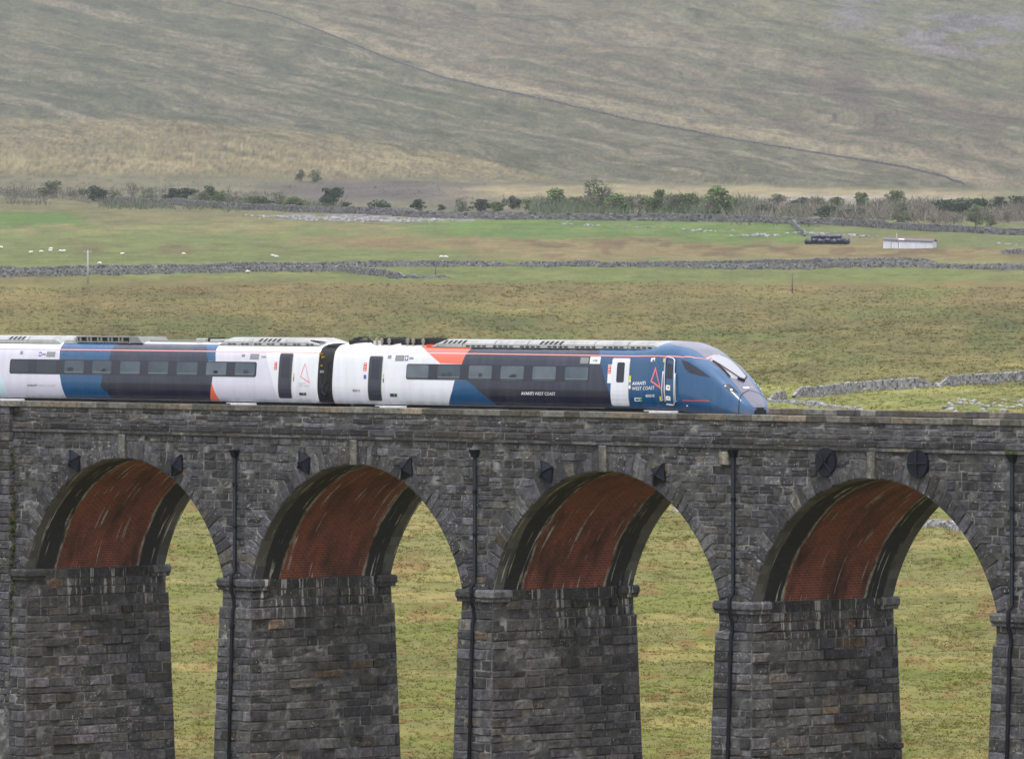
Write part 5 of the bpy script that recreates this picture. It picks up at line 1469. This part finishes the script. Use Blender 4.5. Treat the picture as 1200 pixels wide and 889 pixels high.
def build_trees():
    TREE['leaf'] = mat_attr('leaves', .8, .2, None, .35); TREE['bark'] = plain('grey_bark', (.08, .072, .06), .9, .1, 0, .3); TREE['twig'] = plain('bleached_twigs', (.20, .185, .165), .9, .1, 0, .3)
    T_ = [  # px, py foot, height px, width px, kind, label
        (17, 231, 15, 17, 'bare', 'bare grey thorn tree at the far left end of the tree line'),
        (60, 232, 21, 30, 'grey', 'grey green rounded bush second from the left edge of the photo'),
        (86, 233, 12, 18, 'bare', 'low bare grey bush just left of the first dark green bush'),
        (111, 236, 20, 26, 'dark', 'leftmost dark green bush behind the pasture'),
        (136, 236, 12, 18, 'grey', 'small dull bush just right of the leftmost dark green bush'),
        (155, 236, 22, 18, 'bare', 'upright bare grey tree left of the wide dark green shrub'),
        (173, 237, 17, 20, 'grey', 'thin grey green tree next to the upright bare grey tree'),
        (208, 238, 18, 36, 'dark', 'wide dark green shrub near the left end of the upper wall'),
        (237, 239, 14, 18, 'grey', 'small dull bush against the upper wall right of the wide dark shrub'),
        (249, 239, 22, 22, 'green', 'light green feathery tree right of the wide dark green shrub'),
        (272, 241, 14, 22, 'bare', 'low grey scrubby bush between the feathery tree and the stone scar'),
        (297, 243, 14, 26, 'green', 'low green bush at the left end of the pale stone scar'),
        (328, 244, 18, 22, 'grey', 'grey green tree above the left part of the pale stone scar'),
        (350, 245, 14, 26, 'green', 'dull green spreading bush just left of the dark round evergreen'),
        (353, 213, 14, 12, 'grey', 'left one of two small grey trees on the moor above the wall'),
        (370, 214, 15, 18, 'grey', 'right one of two small grey trees on the moor above the wall'),
        (388, 244, 25, 28, 'dark', 'round dark evergreen tree, the tallest dark one on the left half'),
        (405, 246, 9, 12, 'dark', 'tiny dark bush just right of the round dark evergreen tree'),
        (443, 248, 15, 22, 'dark', 'small dark round bush above the middle of the pale scar'),
        (491, 247, 14, 16, 'dark', 'lone dark bush on the purple heath between scar and green patch'),
        (517, 248, 8, 9, 'dark', 'tiny dark bush right of the lone bush on the heath'),
        (541, 250, 17, 20, 'grey', 'brownish bush at the left end of the cluster by the upper wall'),
        (563, 248, 15, 24, 'dark', 'low dark green bush left of the small round dark tree'),
        (583, 248, 12, 22, 'green', 'low spreading green bush directly left of the small round dark tree'),
        (601, 245, 17, 18, 'dark', 'small round dark tree set back from the upper wall'),
        (621, 246, 12, 16, 'green', 'small green bush right of the small round dark tree'),
        (632, 247, 12, 22, 'bare', 'low bare bush left of the very dark bush against the wall'),
        (646, 252, 17, 25, 'dark', 'very dark bush standing against the upper stone wall'),
        (655, 248, 26, 30, 'green', 'pale green leafy tree behind the very dark bush'),
        (679, 250, 20, 26, 'grey', 'grey green bush left of the tallest half-bare tree'),
        (702, 252, 40, 48, 'grey', 'tallest half-bare grey green tree near the middle of the tree line'),
        (727, 252, 24, 34, 'green', 'light green bushy tree at the foot of the tallest half-bare tree'),
        (750, 253, 26, 22, 'bare', 'bare pale stemmed tree right of the tallest half-bare tree'),
        (768, 253, 31, 30, 'green', 'dull green upright tree above the bright green strip'),
        (790, 254, 28, 26, 'grey', 'grey leafy tree left of the gap before the broad dull tree'),
        (808, 254, 29, 26, 'green', 'narrow dull green tree just left of the broad dull tree'),
        (826, 254, 20, 24, 'bare', 'pale bare bush between the narrow and the broad dull green trees'),
        (848, 254, 34, 38, 'green', 'broad dull green tree above the right end of the green strip'),
        (876, 254, 16, 24, 'bare', 'pale bare bush right of the broad dull green tree'),
        (898, 255, 17, 22, 'dark', 'dark bush at the wall right of the broad dull green tree'),
        (912, 240, 13, 22, 'grey', 'flat topped grey green tree on the skyline of the scrub'),
        (925, 255, 18, 22, 'bare', 'pale leafless bush right of the dark bush at the wall'),
        (940, 245, 15, 22, 'dark', 'dark green bush left end of the pale scrub thicket'),
        (957, 247, 17, 20, 'grey', 'grey bush just right of the dark bush in the scrub'),
        (980, 246, 16, 18, 'green', 'green bush in the middle of the pale scrub thicket'),
        (1011, 245, 20, 20, 'green', 'rounded green tree in the scrub above the black bales'),
        (1032, 247, 15, 20, 'bare', 'pale twiggy bush between two rounded green trees in scrub'),
        (1048, 242, 20, 20, 'green', 'rounded green tree farthest back in the scrub above the shed'),
        (1056, 263, 28, 28, 'grey', 'tall grey brown bush directly above the white shed'),
        (1083, 258, 20, 26, 'bare', 'pale bare bush above the right end of the shed'),
        (1106, 252, 18, 24, 'dark', 'left one of the dark green clump at the right of the scrub'),
        (1127, 251, 20, 30, 'dark', 'middle and widest of the dark green clump right of the shed'),
        (1143, 267, 28, 24, 'grey', 'dull tree with a visible trunk low at the wall on the right'),
        (1149, 250, 17, 22, 'dark', 'dark bush behind the trunked tree on the right'),
        (1161, 266, 17, 17, 'grey', 'small rounded grey bush at the wall right of the trunked tree'),
        (1170, 247, 17, 20, 'dark', 'dark green rounded tree standing back near the right edge'),
        (1195, 247, 17, 22, 'dark', 'dark green bush cut by the right edge of the photo'),
        (668, 248, 17, 26, 'green', 'light green bush between the pale leafy tree and the grey bush'),
        (715, 249, 22, 30, 'bare', 'bare twiggy bush behind the foot of the tallest half-bare tree'),
        (738, 250, 20, 26, 'grey', 'grey bush between the light green bushy tree and the bare stems'),
        (779, 252, 24, 26, 'grey', 'grey bush tucked behind the dull green upright tree'),
        (799, 253, 20, 26, 'green', 'low green bush filling the gap left of the narrow dull tree'),
        (836, 252, 20, 26, 'grey', 'grey bush tight against the left side of the broad dull tree'),
        (862, 252, 20, 24, 'grey', 'grey bush tight against the right side of the broad dull tree'),
        (968, 256, 15, 26, 'dark', 'low dark growth along the upper wall, left of the short drop wall top'),
        (996, 257, 12, 30, 'dark', 'low dark growth along the upper wall above the black bales'),
        (1095, 264, 15, 22, 'bare', 'pale bare bush below the left dark clump on the right'),
        (1119, 264, 16, 22, 'bare', 'pale bare bush below the widest dark clump on the right'),
        (262, 240, 13, 20, 'green', 'low green bush touching the right side of the feathery tree'),
        (310, 244, 13, 20, 'dark', 'dark low bush above the left end of the pale stone scar'),
        (338, 245, 12, 20, 'green', 'small green bush between the grey green tree and the dull spreading bush'),
        (1181, 262, 18, 24, 'bare', 'pale bare bush at the wall near the right edge of the photo'),
    ]
    proto = {}
    for k, (px, py, hp, wp, kind, lab) in enumerate(T_):
        c, Z = spot(px, py); hm = hp*Z/FPX; wm = wp*Z/FPX/.80
        key = (kind, k % 3)
        root = empty('tree' if hp > 18 else 'bush', c, rs.uniform(0, 6.28))
        root.scale = (wm, wm, hm)
        if key not in proto:
            cr, st = leaf_mesh('crown', kind, 50+len(proto)); cr.name = 'crown'; st.name = 'trunk'
            proto[key] = (cr, st); a, b = cr, st
        else:
            a, b = proto[key][0].copy(), proto[key][1].copy(); COL.objects.link(a); COL.objects.link(b); a.name = 'crown'; b.name = 'trunk'
        a.parent = root; b.parent = root
        tag(root, lab, 'tree' if hp > 18 else 'bush', 'trees and bushes along the upper wall')

def build_scrub():
    rg = np.random.default_rng(5); n = 0
    V_, C_ = [], []
    def area(x0, x1, y0, y1, cnt, hm, base):
        xs = rg.uniform(x0, x1, cnt); ys = rg.uniform(y0, y1, cnt)
        h0 = np.interp(np.log(_FZ), _gl, _gh); r0 = np.minimum.accumulate(row_of(0*_FZ, _FZ, h0))
        Z = np.interp(ys, r0[::-1], _FZ[::-1]); X = (xs-600)/FPX*Z
        k = fbm(xs/40, ys/5, 77, 3) > .43; X, Z = X[k], Z[k]; m = len(X)
        h = height(X, Z); x, y = wpt(X, Z); sz = hm*rg.uniform(.4, 1.25, m)*(.6+.8*fbm(X/16, Z/30, 5, 2))
        for b in range(6):
            a = rg.uniform(0, 2*PI, m); w = sz*rg.uniform(.025, .075, m); ln = sz*rg.uniform(.1, .6, m); la = rg.uniform(0, 2*PI, m); ox = rg.normal(0, .4, m)*sz; oy = rg.normal(0, .4, m)*sz
            bot = rg.uniform(-.05, .35, m)*sz
            p0 = np.stack([x+ox-np.cos(a)*w, y+oy-np.sin(a)*w, h+bot], -1); p1 = np.stack([x+ox+np.cos(a)*w, y+oy+np.sin(a)*w, h+bot], -1)
            p2 = np.stack([x+ox+np.cos(la)*ln, y+oy+np.sin(la)*ln, h+bot+sz*rg.uniform(.3, .8, m)], -1)
            V_.append(np.stack([p0, p1, p2], 1).reshape(-1, 3)); C_.append(np.array(base)*rg.uniform(.55, 1.35, (m, 1))*(1+rg.normal(0, .05, (m, 3))))
    area(860, 1260, 239, 258, 4200, 3.3, (.19, .165, .135)); area(1060, 1260, 244, 262, 1300, 3.0, (.17, .15, .125)); area(630, 880, 241, 254, 4200, 4.0, (.115, .14, .082)); area(860, 1260, 241, 258, 900, 3.6, (.10, .125, .07)); area(120, 400, 236, 246, 700, 2.6, (.10, .125, .07))
    area(-60, 330, 231, 243, 2000, 2.1, (.13, .125, .10)); area(860, 1010, 256, 264, 260, 1.6, (.06, .07, .045)); area(-60, 640, 225, 240, 500, 1.4, (.11, .105, .085)); area(330, 640, 240, 249, 300, 1.6, (.10, .10, .075))
    V2 = np.concatenate(V_); C2 = np.clip(np.concatenate(C_), .004, .5)
    o = mesh_np('undergrowth', V2, np.arange(len(V2)).reshape(-1, 3), TREE['leaf'], C2, domain='FACE')
    tag(o, kind='stuff', label='pale leafless scrub and dead stems behind the upper wall')

# ---- sheep
def sheep_mesh(graze):
    bm = bmesh.new()
    chain = [((-.45, 0, .62), .17), ((-.22, 0, .66), .25), ((.12, 0, .66), .26), ((.36, 0, .66), .20), ((.52, 0, .74 if not graze else .58), .11)]
    chain += [((.64, 0, .86), .095), ((.78, 0, .80), .06)] if not graze else [((.66, 0, .34), .09), ((.74, 0, .16), .055)]
    vs = [bm.verts.new(p) for p, r in chain]; rad = [r for p, r in chain]
    for a, b in zip(vs[:-1], vs[1:]): bm.edges.new((a, b))
    def leg(root, x, y):
        a = bm.verts.new((x, y, .42)); b = bm.verts.new((x+.02, y, .22)); c = bm.verts.new((x, y, .0))
        for p, q in ((root, a), (a, b), (b, c)): bm.edges.new((p, q))
        rad.extend([.085, .045, .04])
    leg(vs[1], -.34, .13); leg(vs[1], -.34, -.13); leg(vs[3], .34, .12); leg(vs[3], .34, -.12)
    for sy in (1, -1):
        hv = vs[5]; e = bm.verts.new((hv.co.x-.02, sy*.16, hv.co.z+.05)); bm.edges.new((hv, e)); rad.append(.03)
    me = bpy.data.meshes.new('body'); bm.to_mesh(me); bm.free()
    o = bpy.data.objects.new('sheep_tmp', me); COL.objects.link(o)
    m = o.modifiers.new('skin', 'SKIN'); m.use_smooth_shade = True
    for d, r in zip(me.skin_vertices[0].data, rad): d.radius = (r, r*.95)
    me.skin_vertices[0].data[1].use_root = True
    s = o.modifiers.new('sub', 'SUBSURF'); s.levels = 1; s.render_levels = 1
    dg = bpy.context.evaluated_depsgraph_get(); dg.update()
    out = bpy.data.meshes.new_from_object(o.evaluated_get(dg)); bpy.data.objects.remove(o)
    out.materials.clear(); out.materials.append(SHEEP[0]); out.materials.append(SHEEP[1])
    for p in out.polygons:
        c = p.center; p.material_index = 1 if (c.x > .62 and (graze and c.z < .34 or not graze and c.z > .76) or c.z < .34 and c.x < .5) else 0
        p.use_smooth = True
    out.name = 'sheep'
    return out
SHEEP = []
def build_sheep():
    SHEEP.extend([plain('sheep_fleece', (.62, .59, .52), .95, .1, 0, .15, 8), plain('sheep_face', (.16, .14, .12), .9, .1, 0, .3, 8)])
    ms = [sheep_mesh(True), sheep_mesh(False)]
    L = [(1.5, 292, 0, 1, 'white sheep cut by the left edge of the photo'), (36, 298, 1, 0, 'sheep grazing alone, left of the close pair near the telegraph pole'), (48, 297, 0, 0, 'single sheep between the lone grazer and the close pair'),
         (59, 296, 1, 0, 'lower sheep of the close pair left of the telegraph pole'), (60, 293.5, 0, 1, 'upper sheep of the close pair left of the telegraph pole'), (71, 296.5, 0, 0, 'left sheep of two side by side, nearest the close pair'), (75, 296.5, 1, 0, 'right sheep of two side by side, beside the close pair'),
         (117, 311, 0, 1, 'sheep half hidden behind the long wall right of the telegraph pole'), (143, 300, 1, 0, 'sheep alone in the field just right of the telegraph pole'), (215, 300, 0, 0, 'small sheep alone in the middle of the left field'),
         (320, 302, 1, 1, 'left sheep of the pair under the right end of the left field'), (323.5, 303, 0, 0, 'right sheep of the pair under the right end of the left field'),
         (255, 319, 1, 0, 'leftmost sheep of those in front of the long wall'), (272, 318.5, 0, 0, 'second sheep in front of the long wall, touching the third'), (278, 318.5, 1, 0, 'third sheep in front of the long wall, touching the second'), (290, 321, 0, 0, 'lowest sheep in front of the long wall, between pair and last one'), (315, 318.5, 0, 1, 'rightmost sheep of those in front of the long wall'),
         (517, 303.5, 1, 0, 'left sheep of two just behind the wall near the photo middle'), (522, 303.5, 0, 0, 'right sheep of two just behind the wall near the photo middle'), (683, 312.5, 0, 0, 'single sheep on the green strip right of the photo middle')]
    for px, py, g, face, lab in L:
        c, Z = spot(px, py)
        o = bpy.data.objects.new('sheep', ms[g]); COL.objects.link(o); o.location = c-Vector((0, 0, .02)); o.scale = (.95,)*3
        o.rotation_euler = (0, 0, T+(PI if face else 0)+rs.uniform(-.5, .5)); tag(o, lab, 'sheep', 'sheep in the dale fields')

def build_things():
    # walls, from the nearest to the farthest
    GR = 'dry stone walls of the dale'
    dry_wall([(902, 471.5), (912, 470), (921, 467.5)], 'short stub of pale stone wall next to the train nose', h=1.15, step=.4, tone=1.0)
    dry_wall([(930, 467), (960, 464.5), (1000, 460), (1040, 456.5), (1075, 454.5), (1096, 453.5)], 'pale stone wall climbing right of the train nose, left of the tumbled gap', h=1.35, step=.4, tone=1.1, ragged=.07)
    dry_wall([(1101, 453.8), (1130, 451.5), (1160, 449.5), (1200, 447.5), (1290, 443)], 'pale stone wall right of the tumbled gap, running out of the photo', h=1.4, step=.4, tone=1.1, ragged=.07)
    dry_wall([(1094, 454.5), (1103, 455)], 'tumbled low gap between the two pale wall lengths', h=.6, step=.4, tone=1.2, ragged=.5)
    dry_wall([(896, 471.8), (925, 472.6), (945, 474), (962, 476.5), (985, 480), (1010, 482.5)], 'low ruined line of stones just above the far parapet', h=.42, th=.9, step=.4, tone=1.3, ragged=.6)
    dry_wall([(1086, 616.8), (1100, 617.2), (1122, 618.5), (1140, 621)], 'broken wall fragment seen through the rightmost arch', h=.5, th=.8, step=.3, tone=1.3, ragged=.6)
    dry_wall([(786, 600.8), (800, 601.4)], 'few wall stones seen at the edge of the third arch', h=.3, th=.6, step=.25, tone=1.3, ragged=.6)
    for px, n, lab in (((1135, 471.5), 26, 'broad patch of limestone rocks left of the frame edge above the parapet'), ((1180, 475), 26, 'jagged limestone rocks at the right edge above the parapet'), ((1118, 479), 12, 'low limestone rocks touching the far parapet, leftmost patch'), ((1165, 481.5), 8, 'small limestone rocks touching the far parapet near the frame edge'), ((1193, 470.5), 16, 'topmost limestone rocks at the right frame edge')):
        rocks(px, n, lab, (.85, 5.5), .40)
    W = 1.3
    dry_wall([(-120, 325.5), (0, 324.3), (60, 323.6), (150, 321.8), (220, 320.5), (290, 318.8), (360, 318.5), (420, 317.8)], 'long grey wall behind the telegraph pole, on the left side', h=W, step=.4)
    dry_wall([(-120, 320.5), (0, 319.8), (100, 318), (200, 316.2), (290, 314.2), (360, 313.8), (430, 313), (520, 312.4), (600, 312.6)], 'second grey wall close behind the long wall at the left and centre', h=W*.95, step=.4)
    dry_wall([(600, 312.6), (640, 313), (700, 313.4), (760, 313.2), (820, 313), (880, 311.5), (960, 309.5), (1060, 309), (1100, 310)], 'long grey wall crossing the middle and right of the dale', h=W, step=.4)
    dry_wall([(790, 313.8), (830, 315.6), (880, 316.2), (960, 315.2), (1000, 313.6), (1060, 313.5), (1110, 315), (1200, 317), (1330, 320)], 'front one of the paired grey walls on the right', h=W, step=.4)
    dry_wall([(398, 318), (425, 321), (450, 325), (475, 326.5)], 'short spur of wall slanting down from the long wall near the centre', h=1.5, step=.7)
    dry_wall([(470, 326.4), (528, 326.2)], 'low grassy remnant continuing the slanting wall spur', h=.7, step=.7, ragged=.5)
    dry_wall([(1172, 297.5), (1200, 297.6), (1300, 298)], 'short stretch of wall at the right edge below the shed', h=1.3, step=.4)
    dry_wall([(130, 236.5), (200, 240), (260, 244.5), (330, 247.5), (400, 250.5), (460, 252.5), (520, 255), (600, 257.5)], 'upper grey wall under the bushes on the left half', h=2.0, step=1.0, tone=.62)
    dry_wall([(430, 252), (520, 256), (600, 257.5), (680, 258.2), (760, 259), (840, 260), (920, 262)], 'upper grey wall above the bright green strip', h=2.1, step=1.0, tone=.62)
    dry_wall([(905, 262), (980, 264), (1060, 269.5), (1110, 272), (1150, 274), (1200, 276), (1320, 281)], 'upper grey wall passing behind the white shed', h=2.0, step=1.0, tone=.62)
    dry_wall([(929, 263), (934, 271), (943, 277)], 'short wall dropping from the upper wall towards the black bales', h=1.5, step=.4)
    # the pale scar
    for k, (px, n, sx) in enumerate((((330, 255), 60, 7), ((368, 256), 60, 7), ((410, 257), 70, 7), ((450, 259), 70, 8), ((490, 259), 40, 6))):
        rocks(px, n, 'pale limestone scar below the upper wall, '+('leftmost length', 'second length from the left', 'middle length', 'fourth length from the left', 'rightmost length')[k], (sx*.8, 8), .62, 'limestone_scar', 'pale limestone rocks')
    for px, n, lab in (((665, 263), 9, 'few pale stones on the bright green strip left of centre'), ((690, 264.5), 7, 'few pale stones on the bright green strip, right of the first few'), ((768, 267), 10, 'pale stones low on the bright green strip'), ((825, 271), 26, 'pale tumbled stones at the right end of the green strip'), ((890, 276), 40, 'grey rubble heap left of the black bales'), ((955, 274), 34, 'grey rubble bank above the black bales'), ((1005, 277), 26, 'grey rubble between the black bales and the shed'), ((1195, 287), 10, 'pale stones at the right edge above the tan field')):
        rocks(px, n, lab, (3.2, 5), .60)
    # fell walls
    dry_wall([(228, -6), (245, 0), (290, 10), (330, 20), (375, 37), (420, 55), (470, 75), (520, 92), (580, 106), (640, 118)], 'long dark wall running down the fell, upper half', h=.85, th=.7, step=2.5, tone=.62, wobble=0, dense=7)
    dry_wall([(640, 118), (690, 130), (740, 142), (800, 153), (850, 163), (930, 176), (1000, 187), (1060, 197), (1105, 207), (1130, 217)], 'long dark wall running down the fell, lower half to its foot', h=.85, th=.7, step=2.5, tone=.62, wobble=0, dense=7)
    # telegraph and fence poles
    wood = plain('grey_weathered_wood', (.36, .35, .33), .85, .2, 0, .2, 4); dwood = plain('dark_weathered_wood', (.12, .11, .10), .85, .2, 0, .3, 4)
    def pole(px, py, hpx, lab, arm, mt, r):
        c, Z = spot(px, py); H = hpx*Z/FPX
        root = empty('utility_pole', c, T); tag(root, lab, 'pole', 'poles standing in the pasture')
        m = MB(); m.tube([(0, 0, -.4), (0, 0, H*.5), (0, 0, H)], [r, r*.9, r*.75], 8); m.build('post', mt, root, smooth=True)
        if arm:
            m = MB(); m.box(-.85, .85, -.1, .0, H-.42, H-.30); m.build('crossarm', mt, root)
            for a in (-.75, 0, .75):
                m = MB(); m.tube([(a, -.05, H-.30), (a, -.05, H-.05)], .05, 6); m.build('insulator', wood, root)
    pole(103, 332, 39, 'pale telegraph pole with a short crossarm in front of the long wall', True, wood, .20)
    pole(510.5, 324.5, 17, 'short dark post in front of the wall near the photo middle', False, dwood, .13)
    pole(928.5, 343.5, 24, 'plain dark pole standing alone in the right pasture below the paired walls', False, dwood, .13)
    # shed
    c, Z = spot(1064, 291.5); k = Z/FPX
    sh = empty('farm_shed', c, T+math.radians(-14)); tag(sh, 'long low white metal shed with a dark sloping roof', 'shed')
    wl, hl, hr, dp = 59*k, 10.8*k, 8.6*k, 5.0
    cm = NT_('white_corrugated_metal'); v = cm.coords(); wv = cm.new('ShaderNodeTexWave'); wv.inputs['Scale'].default_value = 2.2; cm.link(v, wv.inputs['Vector'])
    cc = cm.ramp(cm.noise(cm.coords(scale=(1, 1, .2)), 1.2, 5), [(.3, (.46, .48, .53)), (.65, (.62, .64, .70))]); cm.bump(wv.outputs['Fac'], .5, .05); white = cm.out(cc, .5, .4)
    rf = plain('dark_shed_roof', (.10, .10, .11), .6, .3, 0, .2); base = plain('dark_base', (.05, .05, .05), .9, .1)
    m = MB(); x0, x1 = -wl/2, wl/2
    vs = [(x0, 0, -.6), (x1, 0, -.6), (x1, 0, hr), (x0, 0, hl), (x0, dp, -.6), (x1, dp, -.6), (x1, dp, hr), (x0, dp, hl)]
    m.add(vs, [(0, 1, 2, 3), (5, 4, 7, 6), (4, 0, 3, 7), (1, 5, 6, 2)]); m.build('wall', white, sh)
    m = MB(); sl = (hr-hl)/wl
    q = lambda x, y, dz: (x, y, hl+(x-x0)*sl+dz)
    vs = [q(x0-.2, -.3, .02), q(x1+.2, -.3, .02), q(x1+.2, dp*.5, .55), q(x0-.2, dp*.5, .55), q(x1+.2, dp+.3, .02), q(x0-.2, dp+.3, .02)]
    vs += [(a, b, z-.10) for a, b, z in vs]
    m.add(vs, [(0, 1, 2, 3), (3, 2, 4, 5), (6, 7, 1, 0), (11, 10, 4, 5), (0, 3, 9, 6), (3, 5, 11, 9), (1, 7, 8, 2), (2, 8, 10, 4), (6, 9, 8, 7), (9, 11, 10, 8)]); rfo = m.build('roof', rf, sh)
    m = MB(); zz = hl+(wl*.42)*sl
    m.add([q(x0+wl*.30, -.2, .12), q(x0+wl*.42, -.2, .10), q(x0+wl*.42, .9, .32), q(x0+wl*.30, .9, .34)], [(0, 1, 2, 3)]); m.build('roof_light', plain('pale_roof_sheet', (.7, .7, .7), .5), rfo)
    m = MB(); m.tube([(x0+wl*.24, 2, hl), (x0+wl*.24, 2, hl+1.6)], .09, 6); m.build('flue_pipe', plain('pale_flue', (.5, .5, .5), .5), rfo)
    m = MB(); m.box(x0+wl*.155, x0+wl*.165, -.012, -.002, .1, hr*.95); m.box(x0+wl*.30, x0+wl*.31, -.012, -.002, .1, hr*.95); m.box(x0+wl*.17, x0+wl*.295, -.015, -.003, hr*.93, hr*.96); m.build('sliding_door', base, sh)
    # bales in black wrap
    bw = plain('black_bale_wrap', (.014, .018, .045), .28, .6, 0, .3, 3); bh = plain('pale_bale_net', (.35, .38, .42), .6)
    m = MB(); n = 16; r = .78
    prof = [(-.64, .0), (-.64, .66), (-.58, .74), (-.2, .79), (.2, .79), (.58, .74), (.64, .66), (.64, 0)]
    vs = [(x, q*math.cos(2*PI*k2/n)*(1+.02*math.sin(k2*3)), r+q*math.sin(2*PI*k2/n)*(1 if math.sin(2*PI*k2/n) > -.7 else .93)) for x, q in prof for k2 in range(n)]
    m.add(vs, [(a*n+b, a*n+(b+1) % n, (a+1)*n+(b+1) % n, (a+1)*n+b) for a in range(len(prof)-1) for b in range(n)])
    proto = m.build('silage_bale', bw, smooth=True)
    names = ['leftmost', 'second from the left', 'third from the left', 'middle', 'third from the right', 'second from the right', 'rightmost']
    for i in range(7):
        o = proto if i == 0 else proto.copy()
        if i: COL.objects.link(o)
        c, Z = spot(947.5+i*7.3, 286.3-(.3 if i % 2 else 0)); o.location = c-Vector((0, 0, .05)); o.rotation_euler = (0, 0, T+rs.uniform(-.5, .5)); o.scale = (1.35, 1.1, 1.05+rs.uniform(-.06, .06))
        tag(o, 'black wrapped silage bale on the ground, '+names[i]+' of the row', 'bale', 'black bales left of the shed')
    for i in range(4):
        o = proto.copy(); COL.objects.link(o); c, Z = spot(955+i*9.0, 286.2); o.location = c+Vector((0, 0, 1.35)); o.rotation_euler = (0, 0, T+rs.uniform(-.7, .7)); o.scale = (1.3, 1.0, .62)
        tag(o, 'black wrapped silage bale resting on top, '+('leftmost', 'second from the left', 'third from the left', 'rightmost')[i]+' of the upper layer', 'bale', 'black bales left of the shed')
build_world()
build_land()
build_tufts()
build_valley_floor()
build_viaduct()
build_track()
build_train()
build_things()
build_trees()
build_scrub()
build_sheep()
